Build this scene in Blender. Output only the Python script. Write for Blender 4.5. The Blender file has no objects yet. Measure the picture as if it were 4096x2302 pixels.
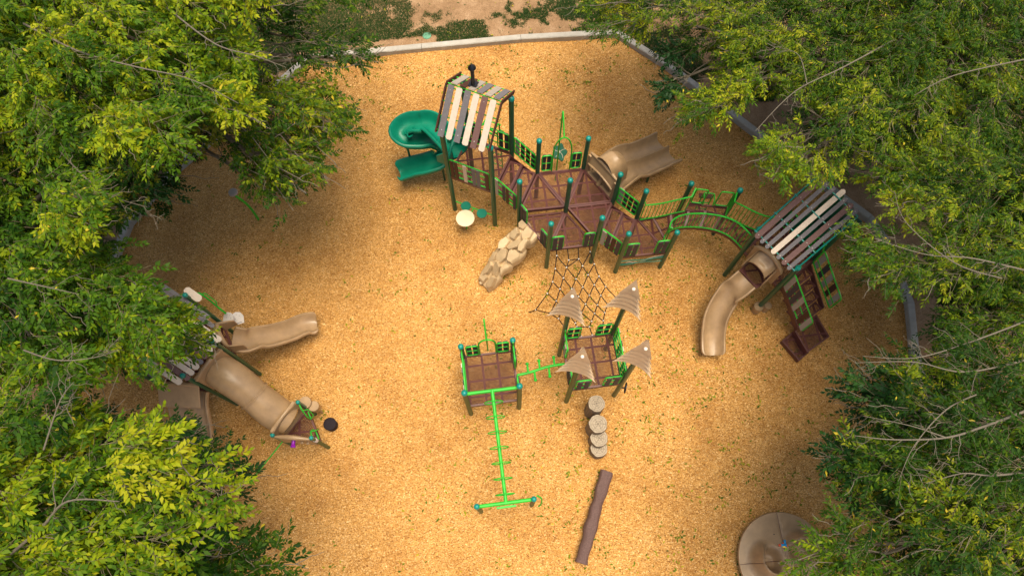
import bpy, math, random
import numpy as np
from mathutils import Vector, Matrix

random.seed(7); RNG = np.random.default_rng(11)
SC = bpy.context.scene
COL = SC.collection
R = math.radians

# ------------------------------------------------------------------ camera, light, exposure
CAM_H, TILT, ROLL, FPX = 18.0, 0.36688, -0.012043, 2731.0
cam_d = bpy.data.cameras.new('drone_camera'); cam = bpy.data.objects.new('drone_camera', cam_d); COL.objects.link(cam)
cam_d.sensor_width = 36; cam_d.lens = 36 * FPX / 4096; cam_d.clip_end = 300; cam_d.clip_start = .1
cam.matrix_world = Matrix.Translation((0, 0, CAM_H)) @ Matrix.Rotation(TILT, 4, 'X') @ Matrix.Rotation(ROLL, 4, 'Z')
SC.camera = cam
W = bpy.data.worlds.new('World'); SC.world = W; W.use_nodes = True
SUN_EL, SUN_AZ = R(83), R(105)          # azimuth measured from +Y towards +X
nt = W.node_tree; bg = nt.nodes['Background']; sky = nt.nodes.new('ShaderNodeTexSky')
sky.sky_type = 'NISHITA'; sky.sun_disc = False; sky.sun_elevation = SUN_EL; sky.sun_rotation = SUN_AZ
sky.dust_density = 5.0; sky.air_density = 1.0; sky.ozone_density = .3
nt.links.new(sky.outputs[0], bg.inputs[0]); bg.inputs[1].default_value = 0.075
sl = bpy.data.lights.new('sun', 'SUN'); so = bpy.data.objects.new('sun', sl); COL.objects.link(so)
sl.energy = 2.2; sl.angle = R(36); sl.color = (1.0, .86, .64)
sdir = Vector((math.sin(SUN_AZ) * math.cos(SUN_EL), math.cos(SUN_AZ) * math.cos(SUN_EL), math.sin(SUN_EL)))
so.rotation_euler = sdir.to_track_quat('Z', 'Y').to_euler(); so.location = (0, 0, 30)
SC.view_settings.view_transform = 'Standard'; SC.view_settings.look = 'None'
SC.view_settings.exposure = 1.08; SC.view_settings.gamma = 1
SC.render.resolution_x = 1024; SC.render.resolution_y = 575
try:
    SC.cycles.max_bounces = 6; SC.cycles.transparent_max_bounces = 24; SC.cycles.diffuse_bounces = 3
except Exception: pass

# where the camera ray through a photograph pixel meets height z: used once to survey real positions
_c, _s = math.cos(TILT), math.sin(TILT)
_r, _u, _f = np.array([1, 0, 0.]), np.array([0, _c, _s]), np.array([0, _s, -_c])
_c, _s = math.cos(ROLL), math.sin(ROLL)
_MX = np.array([_c * _r + _s * _u, -_s * _r + _c * _u, _f])
def at(x, y, z=0.0):
    ray = np.array([(x - 2048) / FPX, -(y - 1151) / FPX, 1.0]) @ _MX
    t = (z - CAM_H) / ray[2]
    return (float(ray[0] * t), float(ray[1] * t), z)
def proj(P):
    q = (np.asarray(P, float) - [0, 0, CAM_H]) @ _MX.T
    return np.stack([2048 + FPX * q[..., 0] / q[..., 2], 1151 - FPX * q[..., 1] / q[..., 2]], -1)
def zz(s, ox, oy): return lambda x, y, z=0.0: at(x / s + ox, y / s + oy, z)
A1 = zz(1.931, 1500, 200); A2 = zz(1.931, 2000, 400); A3 = zz(2.895, 2500, 650); A4 = zz(1.703, 2750, 650)
A5 = zz(1.609, 600, 1050); A6 = zz(1.524, 1750, 1200); A7 = zz(2.413, 2100, 1050); AD = zz(1 / 1.59, 0, 0)
def ang(d): return np.array([math.cos(R(d)), math.sin(R(d))])
def xyz(p, z): return (float(p[0]), float(p[1]), float(z))

# ------------------------------------------------------------------ materials
MATS = {}
def newmat(name):
    m = bpy.data.materials.new(name); m.use_nodes = True; MATS[name] = m
    n = m.node_tree; b = n.nodes['Principled BSDF']
    return m, n, b
def N(n, t, **k):
    o = n.nodes.new(t)
    for a, v in k.items(): setattr(o, a, v)
    return o
def ramp(n, fac, stops):
    r = N(n, 'ShaderNodeValToRGB'); e = r.color_ramp.elements
    while len(e) < len(stops): e.new(.5)
    for i, (p, c) in enumerate(stops): e[i].position = p; e[i].color = (*c, 1)
    n.links.new(fac, r.inputs[0]); return r.outputs[0]
def noise(n, scale, vec=None, detail=4, rough=.6):
    o = N(n, 'ShaderNodeTexNoise'); o.inputs['Scale'].default_value = scale
    o.inputs['Detail'].default_value = detail; o.inputs['Roughness'].default_value = rough
    if vec is not None: n.links.new(vec, o.inputs['Vector'])
    return o.outputs[0]
def texco(n): return N(n, 'ShaderNodeTexCoord').outputs['Object']
def mathn(n, op, a, b=None, c=None):
    o = N(n, 'ShaderNodeMath', operation=op)
    for i, v in enumerate((a, b, c)):
        if v is None: continue
        if isinstance(v, (int, float)): o.inputs[i].default_value = v
        else: n.links.new(v, o.inputs[i])
    return o.outputs[0]
def bump(n, b, h, strength, dist):
    o = N(n, 'ShaderNodeBump'); o.inputs['Strength'].default_value = strength; o.inputs['Distance'].default_value = dist
    n.links.new(h, o.inputs['Height']); n.links.new(o.outputs[0], b.inputs['Normal'])
def plain(name, col, rough=.5, var=.12, scale=9, spec=.5, speck=0, bumpd=0, metallic=0):
    m, n, b = newmat(name); v = texco(n)
    f = noise(n, scale, v)
    lo = tuple(c * (1 - var) for c in col); hi = tuple(min(1, c * (1 + var)) for c in col)
    c = ramp(n, f, [(.3, lo), (.7, hi)])
    if speck:
        f2 = noise(n, 320, v, 2)
        mx = N(n, 'ShaderNodeMix', data_type='RGBA', blend_type='MULTIPLY'); mx.inputs[0].default_value = speck
        n.links.new(c, mx.inputs[6]); n.links.new(ramp(n, f2, [(.35, (.45, .45, .45)), (.65, (1.35, 1.35, 1.35))]), mx.inputs[7]); c = mx.outputs[2]
    n.links.new(c, b.inputs['Base Color'])
    rr = mathn(n, 'MULTIPLY_ADD', f, .25, rough - .12); n.links.new(rr, b.inputs['Roughness'])
    b.inputs['Specular IOR Level'].default_value = spec; b.inputs['Metallic'].default_value = metallic
    if bumpd: bump(n, b, noise(n, 60, v, 3), .4, bumpd)
    return m
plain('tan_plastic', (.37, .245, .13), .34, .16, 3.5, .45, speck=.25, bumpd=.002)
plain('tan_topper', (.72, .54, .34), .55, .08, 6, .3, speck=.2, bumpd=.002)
plain('rock_plastic', (.52, .385, .22), .5, .12, 5, .35, speck=.25, bumpd=.003)
plain('green_plastic', (.0, .20, .12), .4, .12, 4, .45, speck=.2, bumpd=.0015)
plain('post_paint', (.003, .085, .04), .33, .15, 5, .5)
plain('cap_paint', (.0, .22, .185), .35, .12, 12, .5)
plain('weathered_post', (.075, .115, .035), .5, .25, 14, .4, speck=.3)
plain('lime_paint', (.028, .45, .032), .42, .22, 6, .4, speck=.15)
plain('lime_shade_paint', (.028, .42, .02), .38, .1, 10, .5)
plain('charcoal_board', (.060, .050, .055), .65, .15, 20, .3, speck=.4)
plain('grey_board', (.165, .155, .165), .6, .1, 16, .3, speck=.5)
plain('tan_board', (.66, .56, .455), .6, .07, 14, .3, speck=.25)
plain('stone_board', (.37, .33, .275), .6, .1, 14, .3, speck=.35)
plain('brown_board', (.075, .030, .020), .6, .15, 16, .3, speck=.4)
plain('mauve_board', (.17, .095, .085), .6, .1, 16, .3, speck=.4)
plain('rope', (.025, .016, .012), .8, .3, 60, .2)
plain('clamp_metal', (.62, .6, .56), .35, .1, 20, .5, metallic=.6)
plain('black_plastic', (.010, .010, .012), .3, .2, 10, .5)
plain('rubber', (.022, .016, .020), .8, .3, 90, .2, speck=.6)
plain('purple_plastic', (.24, .01, .36), .35, .1, 10, .5)
plain('white_panel', (.70, .66, .62), .5, .05, 10, .4, speck=.15)
plain('cream_panel', (.88, .70, .46), .5, .05, 6, .3, speck=.1)
plain('toy_blue', (.01, .27, .52), .4, .1, 20, .5)
plain('toy_orange', (.85, .10, .02), .4, .1, 20, .5)
plain('cover_green', (.13, .32, .20), .7, .2, 18, .3, speck=.4)
plain('bolt_white', (.85, .78, .66), .35, .05, 10, .5)

def deck_mat():
    m, n, b = newmat('perforated_maroon'); v = texco(n)
    f = noise(n, 7, v); c = ramp(n, f, [(.3, (.066, .017, .014)), (.7, (.105, .030, .025))])
    n.links.new(c, b.inputs['Base Color']); b.inputs['Roughness'].default_value = .6; b.inputs['Specular IOR Level'].default_value = .25
    sp = N(n, 'ShaderNodeSeparateXYZ'); mp = N(n, 'ShaderNodeMapping'); mp.inputs['Rotation'].default_value = (0, 0, R(-6.5))
    n.links.new(v, mp.inputs[0]); n.links.new(mp.outputs[0], sp.inputs[0])
    S = .042; SY = S * 1.732
    def cell(off):
        fx = mathn(n, 'SUBTRACT', mathn(n, 'FRACT', mathn(n, 'ADD', mathn(n, 'DIVIDE', sp.outputs[0], S), off)), .5)
        fy = mathn(n, 'SUBTRACT', mathn(n, 'FRACT', mathn(n, 'ADD', mathn(n, 'DIVIDE', sp.outputs[1], SY), off)), .5)
        dx = mathn(n, 'MULTIPLY', fx, S); dy = mathn(n, 'MULTIPLY', fy, SY)
        return mathn(n, 'ADD', mathn(n, 'MULTIPLY', dx, dx), mathn(n, 'MULTIPLY', dy, dy))
    d = mathn(n, 'MINIMUM', cell(0.0), cell(.5))
    hole = mathn(n, 'LESS_THAN', d, .0170 ** 2)
    at_ = N(n, 'ShaderNodeAttribute', attribute_name='solid')
    solid = mathn(n, 'LESS_THAN', at_.outputs['Fac'], .5)
    rib = at_
    # solid ribs between the clusters of holes
    def band(o):
        g = mathn(n, 'ABSOLUTE', mathn(n, 'SUBTRACT', mathn(n, 'FRACT', mathn(n, 'DIVIDE', mathn(n, 'ADD', o, 50.11), .40)), .5))
        return mathn(n, 'LESS_THAN', g, .43)
    cl = mathn(n, 'MULTIPLY', band(sp.outputs[0]), band(sp.outputs[1]))
    a = mathn(n, 'MULTIPLY', mathn(n, 'MULTIPLY', hole, solid), cl)
    n.links.new(mathn(n, 'SUBTRACT', 1.0, a), b.inputs['Alpha'])
deck_mat()
plain('maroon_rim', (.10, .030, .026), .42, .12, 7, .45)
plain('maroon_dark', (.075, .022, .018), .45, .12, 7, .4)

def chips_mat():
    m, n, b = newmat('wood_chips'); v = texco(n)
    w = N(n, 'ShaderNodeMixRGB'); 
    vs = N(n, 'ShaderNodeVectorMath', operation='ADD'); nn = N(n, 'ShaderNodeTexNoise'); nn.inputs['Scale'].default_value = 9; n.links.new(v, nn.inputs['Vector'])
    n.links.new(v, vs.inputs[0]); sc = N(n, 'ShaderNodeVectorMath', operation='SCALE'); sc.inputs['Scale'].default_value = .12
    n.links.new(nn.outputs['Color'], sc.inputs[0]); n.links.new(sc.outputs[0], vs.inputs[1])
    def layer(scale, rot, st):
        mp = N(n, 'ShaderNodeMapping'); mp.inputs['Rotation'].default_value = (0, 0, rot); mp.inputs['Scale'].default_value = (1, st, 1)
        n.links.new(vs.outputs[0], mp.inputs[0])
        vo = N(n, 'ShaderNodeTexVoronoi'); vo.inputs['Scale'].default_value = scale; n.links.new(mp.outputs[0], vo.inputs['Vector'])
        return vo
    v1 = layer(38, .5, 2.2); v2 = layer(35, 2.0, 2.2)
    sel = mathn(n, 'GREATER_THAN', noise(n, 15, v, 2), .5)
    mx = N(n, 'ShaderNodeMix', data_type='RGBA'); n.links.new(sel, mx.inputs[0]); n.links.new(v1.outputs['Color'], mx.inputs[6]); n.links.new(v2.outputs['Color'], mx.inputs[7])
    sx = N(n, 'ShaderNodeSeparateXYZ'); n.links.new(mx.outputs[2], sx.inputs[0])
    base = ramp(n, sx.outputs[0], [(0, (.22, .09, .022)), (.22, (.46, .222, .054)), (.6, (.63, .33, .088)), (.86, (.76, .45, .15)), (1, (.88, .61, .29))])
    big = noise(n, .55, v, 5, .65)
    mid = noise(n, 5.0, v, 4, .7)
    t = N(n, 'ShaderNodeMix', data_type='RGBA', blend_type='MULTIPLY'); t.inputs[0].default_value = 1
    n.links.new(base, t.inputs[6]); n.links.new(ramp(n, big, [(.3, (.76, .70, .64)), (.5, (.98, .97, .95)), (.72, (1.1, 1.1, 1.12))]), t.inputs[7])
    t2 = N(n, 'ShaderNodeMix', data_type='RGBA', blend_type='MULTIPLY'); t2.inputs[0].default_value = 1
    n.links.new(t.outputs[2], t2.inputs[6]); n.links.new(ramp(n, mid, [(.3, (.90, .87, .83)), (.65, (1.05, 1.05, 1.05))]), t2.inputs[7])
    n.links.new(t2.outputs[2], b.inputs['Base Color']); b.inputs['Roughness'].default_value = .85; b.inputs['Specular IOR Level'].default_value = .2
    h = mathn(n, 'ADD', sx.outputs[1], mathn(n, 'MULTIPLY', mid, 1.5))
    bump(n, b, h, .8, .02)
chips_mat()

def dirt_mat():
    m, n, b = newmat('bare_dirt'); v = texco(n)
    c = ramp(n, noise(n, 1.4, v, 8, .7), [(.3, (.20, .115, .050)), (.5, (.31, .19, .095)), (.7, (.42, .28, .16))])
    sp = ramp(n, noise(n, 45, v, 3, .7), [(.35, (.6, .55, .5)), (.6, (1.1, 1.1, 1.1))])
    t = N(n, 'ShaderNodeMix', data_type='RGBA', blend_type='MULTIPLY'); t.inputs[0].default_value = 1
    n.links.new(c, t.inputs[6]); n.links.new(sp, t.inputs[7]); n.links.new(t.outputs[2], b.inputs['Base Color']); b.inputs['Roughness'].default_value = .9
    bump(n, b, noise(n, 30, v, 5), .6, .02)
dirt_mat()
def concrete_mat():
    m, n, b = newmat('concrete'); v = texco(n)
    c = ramp(n, noise(n, 2.2, v, 8, .7), [(.3, (.34, .315, .265)), (.7, (.50, .47, .41))])
    sp = ramp(n, noise(n, 120, v, 2, .7), [(.35, (.78, .78, .78)), (.6, (1.05, 1.05, 1.05))])
    t = N(n, 'ShaderNodeMix', data_type='RGBA', blend_type='MULTIPLY'); t.inputs[0].default_value = 1
    n.links.new(c, t.inputs[6]); n.links.new(sp, t.inputs[7]); n.links.new(t.outputs[2], b.inputs['Base Color']); b.inputs['Roughness'].default_value = .8
    bump(n, b, noise(n, 40, v, 4), .3, .004)
concrete_mat()
def wood_mat(name, lo, hi, vec_scale=(1, 1, 1)):
    m, n, b = newmat(name); v = texco(n)
    mp = N(n, 'ShaderNodeMapping'); mp.inputs['Scale'].default_value = vec_scale; n.links.new(v, mp.inputs[0])
    f = noise(n, 12, mp.outputs[0], 6, .7); c = ramp(n, f, [(.3, lo), (.7, hi)])
    n.links.new(c, b.inputs['Base Color']); b.inputs['Roughness'].default_value = .75
    bump(n, b, f, .7, .02)
wood_mat('log_bark', (.10, .072, .045), (.24, .185, .125), (4, 4, .6))
wood_mat('log_top', (.27, .215, .15), (.47, .39, .28), (3, 3, 3))
wood_mat('crack', (.05, .035, .02), (.08, .06, .04))
wood_mat('beam_brown', (.075, .040, .033), (.15, .085, .072), (3, 3, 3))
wood_mat('bark', (.09, .075, .05), (.22, .19, .14), (6, 6, 1.5))
wood_mat('twig_bark', (.12, .10, .05), (.26, .22, .13), (6, 6, 2))
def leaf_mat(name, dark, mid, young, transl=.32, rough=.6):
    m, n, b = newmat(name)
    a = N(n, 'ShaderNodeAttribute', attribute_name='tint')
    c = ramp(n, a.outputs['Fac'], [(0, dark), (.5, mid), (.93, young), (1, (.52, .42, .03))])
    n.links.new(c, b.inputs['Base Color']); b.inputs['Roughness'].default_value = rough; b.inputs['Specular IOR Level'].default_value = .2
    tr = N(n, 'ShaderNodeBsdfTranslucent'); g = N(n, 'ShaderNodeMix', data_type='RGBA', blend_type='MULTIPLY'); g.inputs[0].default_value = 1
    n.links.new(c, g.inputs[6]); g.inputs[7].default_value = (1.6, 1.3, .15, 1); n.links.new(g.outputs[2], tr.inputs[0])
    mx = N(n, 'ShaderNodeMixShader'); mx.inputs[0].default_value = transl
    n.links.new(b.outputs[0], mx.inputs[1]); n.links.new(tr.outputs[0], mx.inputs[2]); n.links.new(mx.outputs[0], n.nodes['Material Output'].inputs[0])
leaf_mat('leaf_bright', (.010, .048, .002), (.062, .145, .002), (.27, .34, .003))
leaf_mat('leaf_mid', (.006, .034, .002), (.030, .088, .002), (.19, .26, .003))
leaf_mat('leaf_dark', (.004, .028, .005), (.012, .055, .006), (.035, .095, .006), .15, .55)  # dark leaf green; also puts canopy shade into the lower layers' colour
leaf_mat('leaf_fallen', (.02, .07, .004), (.13, .19, .006), (.38, .36, .01), .15)
leaf_mat('grass_blade', (.012, .038, .008), (.025, .065, .010), (.06, .10, .015), .1)

# ------------------------------------------------------------------ mesh builder
def tag(o, label=None, cat=None, group=None, kind=None):
    if label: o['label'] = label
    if cat: o['category'] = cat
    if group: o['group'] = group
    if kind: o['kind'] = kind
    return o
def root(name, label, cat, loc, group=None):
    o = bpy.data.objects.new(name, None); COL.objects.link(o); o.location = loc; o.empty_display_size = .2
    return tag(o, label, cat, group)
def origin(o):
    while o.parent: o = o.parent
    return Vector(o.location)
class MB:
    def __init__(s): s.v = []; s.f = []; s.m = []; s.cur = 0
    def add(s, vs, fs):
        k = len(s.v); s.v += [tuple(map(float, v)) for v in vs]; s.f += [tuple(i + k for i in f) for f in fs]; s.m += [s.cur] * len(fs); return s
    def box(s, c, size, rz=0, M=None):
        x, y, z = size[0] / 2, size[1] / 2, size[2] / 2
        vs = [Vector((a, b_, d)) for a in (-x, x) for b_ in (-y, y) for d in (-z, z)]
        M = M or Matrix.Rotation(rz, 4, 'Z'); c = Vector(c)
        vs = [M @ v + c for v in vs]
        return s.add(vs, [(0, 1, 3, 2), (4, 6, 7, 5), (0, 4, 5, 1), (2, 3, 7, 6), (0, 2, 6, 4), (1, 5, 7, 3)])
    def bar(s, p, q, w, h, up=(0, 0, 1)):     # rectangular bar from p to q
        p, q = Vector(p), Vector(q); d = (q - p); L = d.length; d.normalize(); u = Vector(up)
        x = d.cross(u)
        if x.length < 1e-4: x = d.cross(Vector((1, 0, 0)))
        x.normalize(); u = x.cross(d)
        return s.add([p + x * a * w / 2 + u * b_ * h / 2 + d * t * L for t in (0, 1) for a, b_ in ((-1, -1), (1, -1), (1, 1), (-1, 1))],
                     [(0, 1, 2, 3), (7, 6, 5, 4), (0, 4, 5, 1), (1, 5, 6, 2), (2, 6, 7, 3), (3, 7, 4, 0)])
    def tube(s, pts, r, n=8, closed=False, cap=True):
        P = [Vector(p) for p in pts]; m = len(P); rs = r if hasattr(r, '__len__') else [r] * m
        T = []
        for i in range(m):
            if closed: t = P[(i + 1) % m] - P[i - 1]
            else: t = P[min(i + 1, m - 1)] - P[max(i - 1, 0)]
            if t.length < 1e-9: t = Vector((0, 0, 1))
            T.append(t.normalized())
        a = T[0].cross(Vector((0, 0, 1)))
        if a.length < .05: a = T[0].cross(Vector((1, 0, 0)))
        a.normalize(); vs = []
        for i in range(m):
            a = a - T[i] * a.dot(T[i]); a.normalize(); b_ = T[i].cross(a)
            for k in range(n):
                th = 2 * math.pi * k / n; vs.append(P[i] + (a * math.cos(th) + b_ * math.sin(th)) * rs[i])
        fs = []
        for i in range(m if closed else m - 1):
            j = (i + 1) % m
            for k in range(n): l = (k + 1) % n; fs.append((i * n + k, i * n + l, j * n + l, j * n + k))
        if cap and not closed: fs.append(tuple(range(n))[::-1]); fs.append(tuple((m - 1) * n + k for k in range(n)))
        return s.add(vs, fs)
    def lathe(s, c, prof, n=20, M=None):      # prof: (r, z) bottom to top, around vertical axis at c
        c = Vector(c); vs = []; m = len(prof)
        for r_, z in prof:
            for k in range(n):
                v = Vector((r_ * math.cos(2 * math.pi * k / n), r_ * math.sin(2 * math.pi * k / n), z)); vs.append((M @ v if M else v) + c)
        fs = [(i * n + k, i * n + (k + 1) % n, (i + 1) * n + (k + 1) % n, (i + 1) * n + k) for i in range(m - 1) for k in range(n)]
        fs.append(tuple(range(n))[::-1]); fs.append(tuple((m - 1) * n + k for k in range(n)))
        return s.add(vs, fs)
    def prism(s, poly, z0, z1):
        n = len(poly); vs = [(p[0], p[1], z0) for p in poly] + [(p[0], p[1], z1) for p in poly]
        return s.add(vs, [tuple(range(n))[::-1], tuple(range(n, 2 * n))] + [(i, (i + 1) % n, n + (i + 1) % n, n + i) for i in range(n)])
    def slab(s, poly3, nrm, t):               # planar polygon thickened along nrm
        n = len(poly3); nv = Vector(nrm).normalized() * t; a = [Vector(p) for p in poly3]
        return s.add(a + [p + nv for p in a], [tuple(range(n))[::-1], tuple(range(n, 2 * n))] + [(i, (i + 1) % n, n + (i + 1) % n, n + i) for i in range(n)])
    def grid(s, G, flip=False):               # G[i][j] points
        a, b_ = len(G), len(G[0]); vs = [p for row in G for p in row]
        fs = [(i * b_ + j, i * b_ + j + 1, (i + 1) * b_ + j + 1, (i + 1) * b_ + j) for i in range(a - 1) for j in range(b_ - 1)]
        return s.add(vs, [f[::-1] for f in fs] if flip else fs)
    def build(s, name, mat, parent=None, sharp=38, label=None, bevel=0):
        me = bpy.data.meshes.new(name); o0 = origin(parent) if parent else Vector((0, 0, 0))
        if parent is None:
            a = np.array(s.v); o0 = Vector(((a[:, 0].min() + a[:, 0].max()) / 2, (a[:, 1].min() + a[:, 1].max()) / 2, a[:, 2].min()))
        me.from_pydata([(v[0] - o0.x, v[1] - o0.y, v[2] - o0.z) for v in s.v], [], s.f)
        mats = mat if isinstance(mat, (list, tuple)) else [mat]
        for x in mats: me.materials.append(MATS[x])
        if len(mats) > 1: me.polygons.foreach_set('material_index', s.m)
        me.shade_smooth(); me.set_sharp_from_angle(angle=R(sharp)); me.update()
        o = bpy.data.objects.new(name, me); COL.objects.link(o)
        if parent: o.parent = parent
        else: o.location = o0
        if label: o['label'] = label
        if bevel:
            md = o.modifiers.new('bevel', 'BEVEL'); md.width = bevel; md.segments = 2; md.limit_method = 'ANGLE'; md.angle_limit = R(40)
        return o
def spline(P, n=8, closed=False):
    P = [Vector(p) for p in P]; m = len(P); out = []
    rng = range(m if closed else m - 1)
    for i in rng:
        if closed: a, b_, c, d = P[i - 1], P[i], P[(i + 1) % m], P[(i + 2) % m]
        else: a, b_, c, d = P[max(i - 1, 0)], P[i], P[i + 1], P[min(i + 2, m - 1)]
        for k in range(n):
            t = k / n
            out.append(.5 * ((2 * b_) + (c - a) * t + (2 * a - 5 * b_ + 4 * c - d) * t * t + (3 * b_ - a - 3 * c + d) * t ** 3))
    if not closed: out.append(P[-1])
    return out
def rounded(P, r=.06, closed=False, n=4):    # round the corners of a polyline
    P = [Vector(p) for p in P]; m = len(P); out = []
    for i in range(m):
        if not closed and i in (0, m - 1): out.append(P[i]); continue
        a, b_, c = P[i - 1], P[i], P[(i + 1) % m]
        d1 = (a - b_); d2 = (c - b_); rr = min(r, d1.length * .45, d2.length * .45)
        s_, e = b_ + d1.normalized() * rr, b_ + d2.normalized() * rr
        for k in range(n + 1):
            t = k / n; out.append(s_.lerp(b_, t).lerp(b_.lerp(e, t), t))
    return out

# ------------------------------------------------------------------ playground parts
def post(par, xy, ztop, r=.062, mat='post_paint', cap=True, z0=-.05, label=None):
    o = MB().tube([(xy[0], xy[1], z0), (xy[0], xy[1], ztop)], r, 20).build('post', mat, par, label=label)
    if cap:
        R0 = r * 1.18
        MB().lathe((xy[0], xy[1], ztop - .05), [(R0, 0), (R0, .05)] + [(R0 * math.cos(t), .05 + R0 * .8 * math.sin(t)) for t in (.3, .6, .9, 1.2, 1.45)], 20).build('post_cap', 'cap_paint', o)
    return o
def inset(poly, d):
    n = len(poly); P = [np.array(p, float) for p in poly]; out = []
    ar = sum(P[i][0] * P[(i + 1) % n][1] - P[(i + 1) % n][0] * P[i][1] for i in range(n)); sg = 1 if ar > 0 else -1
    for i in range(n):
        e1 = P[i] - P[i - 1]; e2 = P[(i + 1) % n] - P[i]; e1 /= np.linalg.norm(e1); e2 /= np.linalg.norm(e2)
        n1 = np.array([-e1[1], e1[0]]) * sg; n2 = np.array([-e2[1], e2[0]]) * sg
        b_ = (n1 + n2); b_ /= (1 + n1 @ n2); out.append(P[i] + b_ * d)
    return out
def deck(par, poly, z, rim=.11, name='deck', out=.02, label=None):
    """perforated sheet with solid border plus a folded rim"""
    poly = inset(poly, -out); ins = inset(poly, .045); n = len(poly)
    b = MB(); b.prism(ins, z - .008, z)
    o = b.build(name, 'perforated_maroon', par, label=label)
    c = MB()
    for i in range(n):
        j = (i + 1) % n; p, q, pi, qi = poly[i], poly[j], ins[i], ins[j]
        c.add([xyz(p, z + .002), xyz(q, z + .002), xyz(qi, z + .002), xyz(pi, z + .002), xyz(p, z - rim), xyz(q, z - rim), xyz(pi, z - .012), xyz(qi, z - .012),
               xyz(np.array(pi) * .7 + np.array(p) * .3, z - rim), xyz(np.array(qi) * .7 + np.array(q) * .3, z - rim)],
              [(0, 1, 2, 3), (0, 4, 5, 1), (3, 2, 7, 6), (4, 8, 9, 5), (8, 6, 7, 9)])
    c.build('deck_rim', 'maroon_rim', o)
    return o
BC = dict(C='charcoal_board', G='grey_board', T='tan_board', S='stone_board', B='brown_board', M='mauve_board')
def guard(par, P, Q, zP, zQ, h=.82, boards='', mids=(.33, .66), lift=.07, side=.022, r=.019, bottom=True, hook=None, name='railing', bw=.115):
    """tube frame from P to Q following the deck height, with vertical boards on its outer face"""
    P = np.array(P, float); Q = np.array(Q, float); d = Q - P; L = np.linalg.norm(d); u = d / L; nrm = np.array([u[1], -u[0]])
    def pt(t, hh): p = P + d * t; return xyz(p, zP + (zQ - zP) * t + hh)
    b = MB()
    b.tube(rounded([pt(0, lift), pt(1, lift), pt(1, h), pt(0, h)], .07, True), r, 8, closed=True)
    for m in mids: b.tube([pt(0, lift + (h - lift) * m), pt(1, lift + (h - lift) * m)], r * .8, 6)
    if hook == 'P' or hook == 'PQ': b.tube(spline([pt(-.0, h - .1), pt(-.06, h + .02), pt(-.07, h + .16)], 5), r, 8)
    if hook == 'Q' or hook == 'PQ': b.tube(spline([pt(1.0, h - .1), pt(1.06, h + .02), pt(1.07, h + .16)], 5), r, 8)
    o = b.build(name, 'lime_paint', par)
    k = len(boards)
    if k:
        for i, ch in enumerate(boards):
            if ch == '.': continue
            t0 = (i + .5) / k; w = min(bw, L / k * .78); a = P + d * t0 + nrm * side
            c = MB(); za = zP + (zQ - zP) * t0
            ta, tb = t0 - w / 2 / L, t0 + w / 2 / L
            pts = []
            for t, hh in ((ta, lift - .04), (tb, lift - .04), (tb, h - .005), (ta, h - .005)):
                q = P + d * t + nrm * side; pts.append(xyz(q, zP + (zQ - zP) * t + hh))
            c.slab(pts, (nrm[0], nrm[1], 0), .02).build('board', BC[ch], o)
    return o
def sweep(pts, prof, closed_prof=True, widths=None, banks=None):
    """sweep a cross-section (side, up) along pts; side is horizontal"""
    P = [Vector(p) for p in pts]; m = len(P); G = []
    for i in range(m):
        t = (P[min(i + 1, m - 1)] - P[max(i - 1, 0)]); th = Vector((t.x, t.y, 0)).normalized(); t.normalize()
        sd = Vector((th.y, -th.x, 0)); up = sd.cross(t)
        if up.z < 0: up = -up
        w = widths[i] if widths else 1.0
        bk = banks[i] if banks else 0
        ca, sa = math.cos(bk), math.sin(bk); sd2 = sd * ca + up * sa; up2 = up * ca - sd * sa
        G.append([P[i] + sd2 * (a * w) + up2 * b_ for a, b_ in prof])
    return G
def chute(par, pts, w=.5, depth=.2, n=8, name='slide', mat='tan_plastic', double=False, lip=.035, widths=None, banks=None, label=None, raw=False):
    path = pts if raw else spline(pts, n)
    h = w / 2; inner = []
    def u(x0, x1):
        c = (x0 + x1) / 2; hw = (x1 - x0) / 2; o_ = []
        for k in range(13):
            a = -1 + 2 * k / 12; o_.append((c + a * hw, depth * (abs(a) ** 3.2)))
        return o_
    if double: inner = u(-h, 0)[:-1] + [(-.02, depth), (.0, depth + .02), (.02, depth)] + u(0, h)[1:]
    else: inner = u(-h, h)
    lipL = [(-h - lip * 2.1, depth - .05), (-h - lip * 2.2, depth), (-h - lip * 1.6, depth + .03), (-h - lip * .6, depth + .033)]
    lipR = [(-a, b_) for a, b_ in reversed(lipL)]
    outer = [(h + lip * 1.3, depth - .07), (h * .93 + .02, .02), (h * .6, -.035), (0, -.05), (-h * .6, -.035), (-h * .93 - .02, .02), (-h - lip * 1.3, depth - .07)]
    prof = lipL + inner + lipR + outer
    if widths is None and not double:
        mm = len(path); widths = [1.0] * mm; k_ = 0
        for q_, f_ in ((1, .70), (2, .86), (3, .94), (4, .98)): widths[mm - q_] = f_
    G = sweep(path, prof, widths=widths, banks=banks); G = [g + [g[0]] for g in G]
    b = MB(); b.grid(G, True)
    k = len(prof) + 1; m = len(G)
    b.f.append(tuple(range(k - 1))); b.m.append(0); b.f.append(tuple((m - 1) * k + j for j in range(k - 1))[::-1]); b.m.append(0)
    return b.build(name, mat, par, sharp=50, label=label), path
def plank(b, p, q, w, t=.025, up=(0, 0, 1), tip=.35):
    """flat plank with chamfered ends from p to q"""
    p, q = Vector(p), Vector(q); d = (q - p).normalized(); up = Vector(up); x = d.cross(up).normalized(); nn = x.cross(d)
    c = w * tip
    pts = [p + x * (w / 2) + d * c, p + x * (w / 2 - c), p - x * (w / 2 - c), p - x * (w / 2) + d * c, q - x * (w / 2) - d * c, q - x * (w / 2 - c), q + x * (w / 2 - c), q + x * (w / 2) - d * c]
    b.slab(pts[::-1], nn, t); return b

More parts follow.
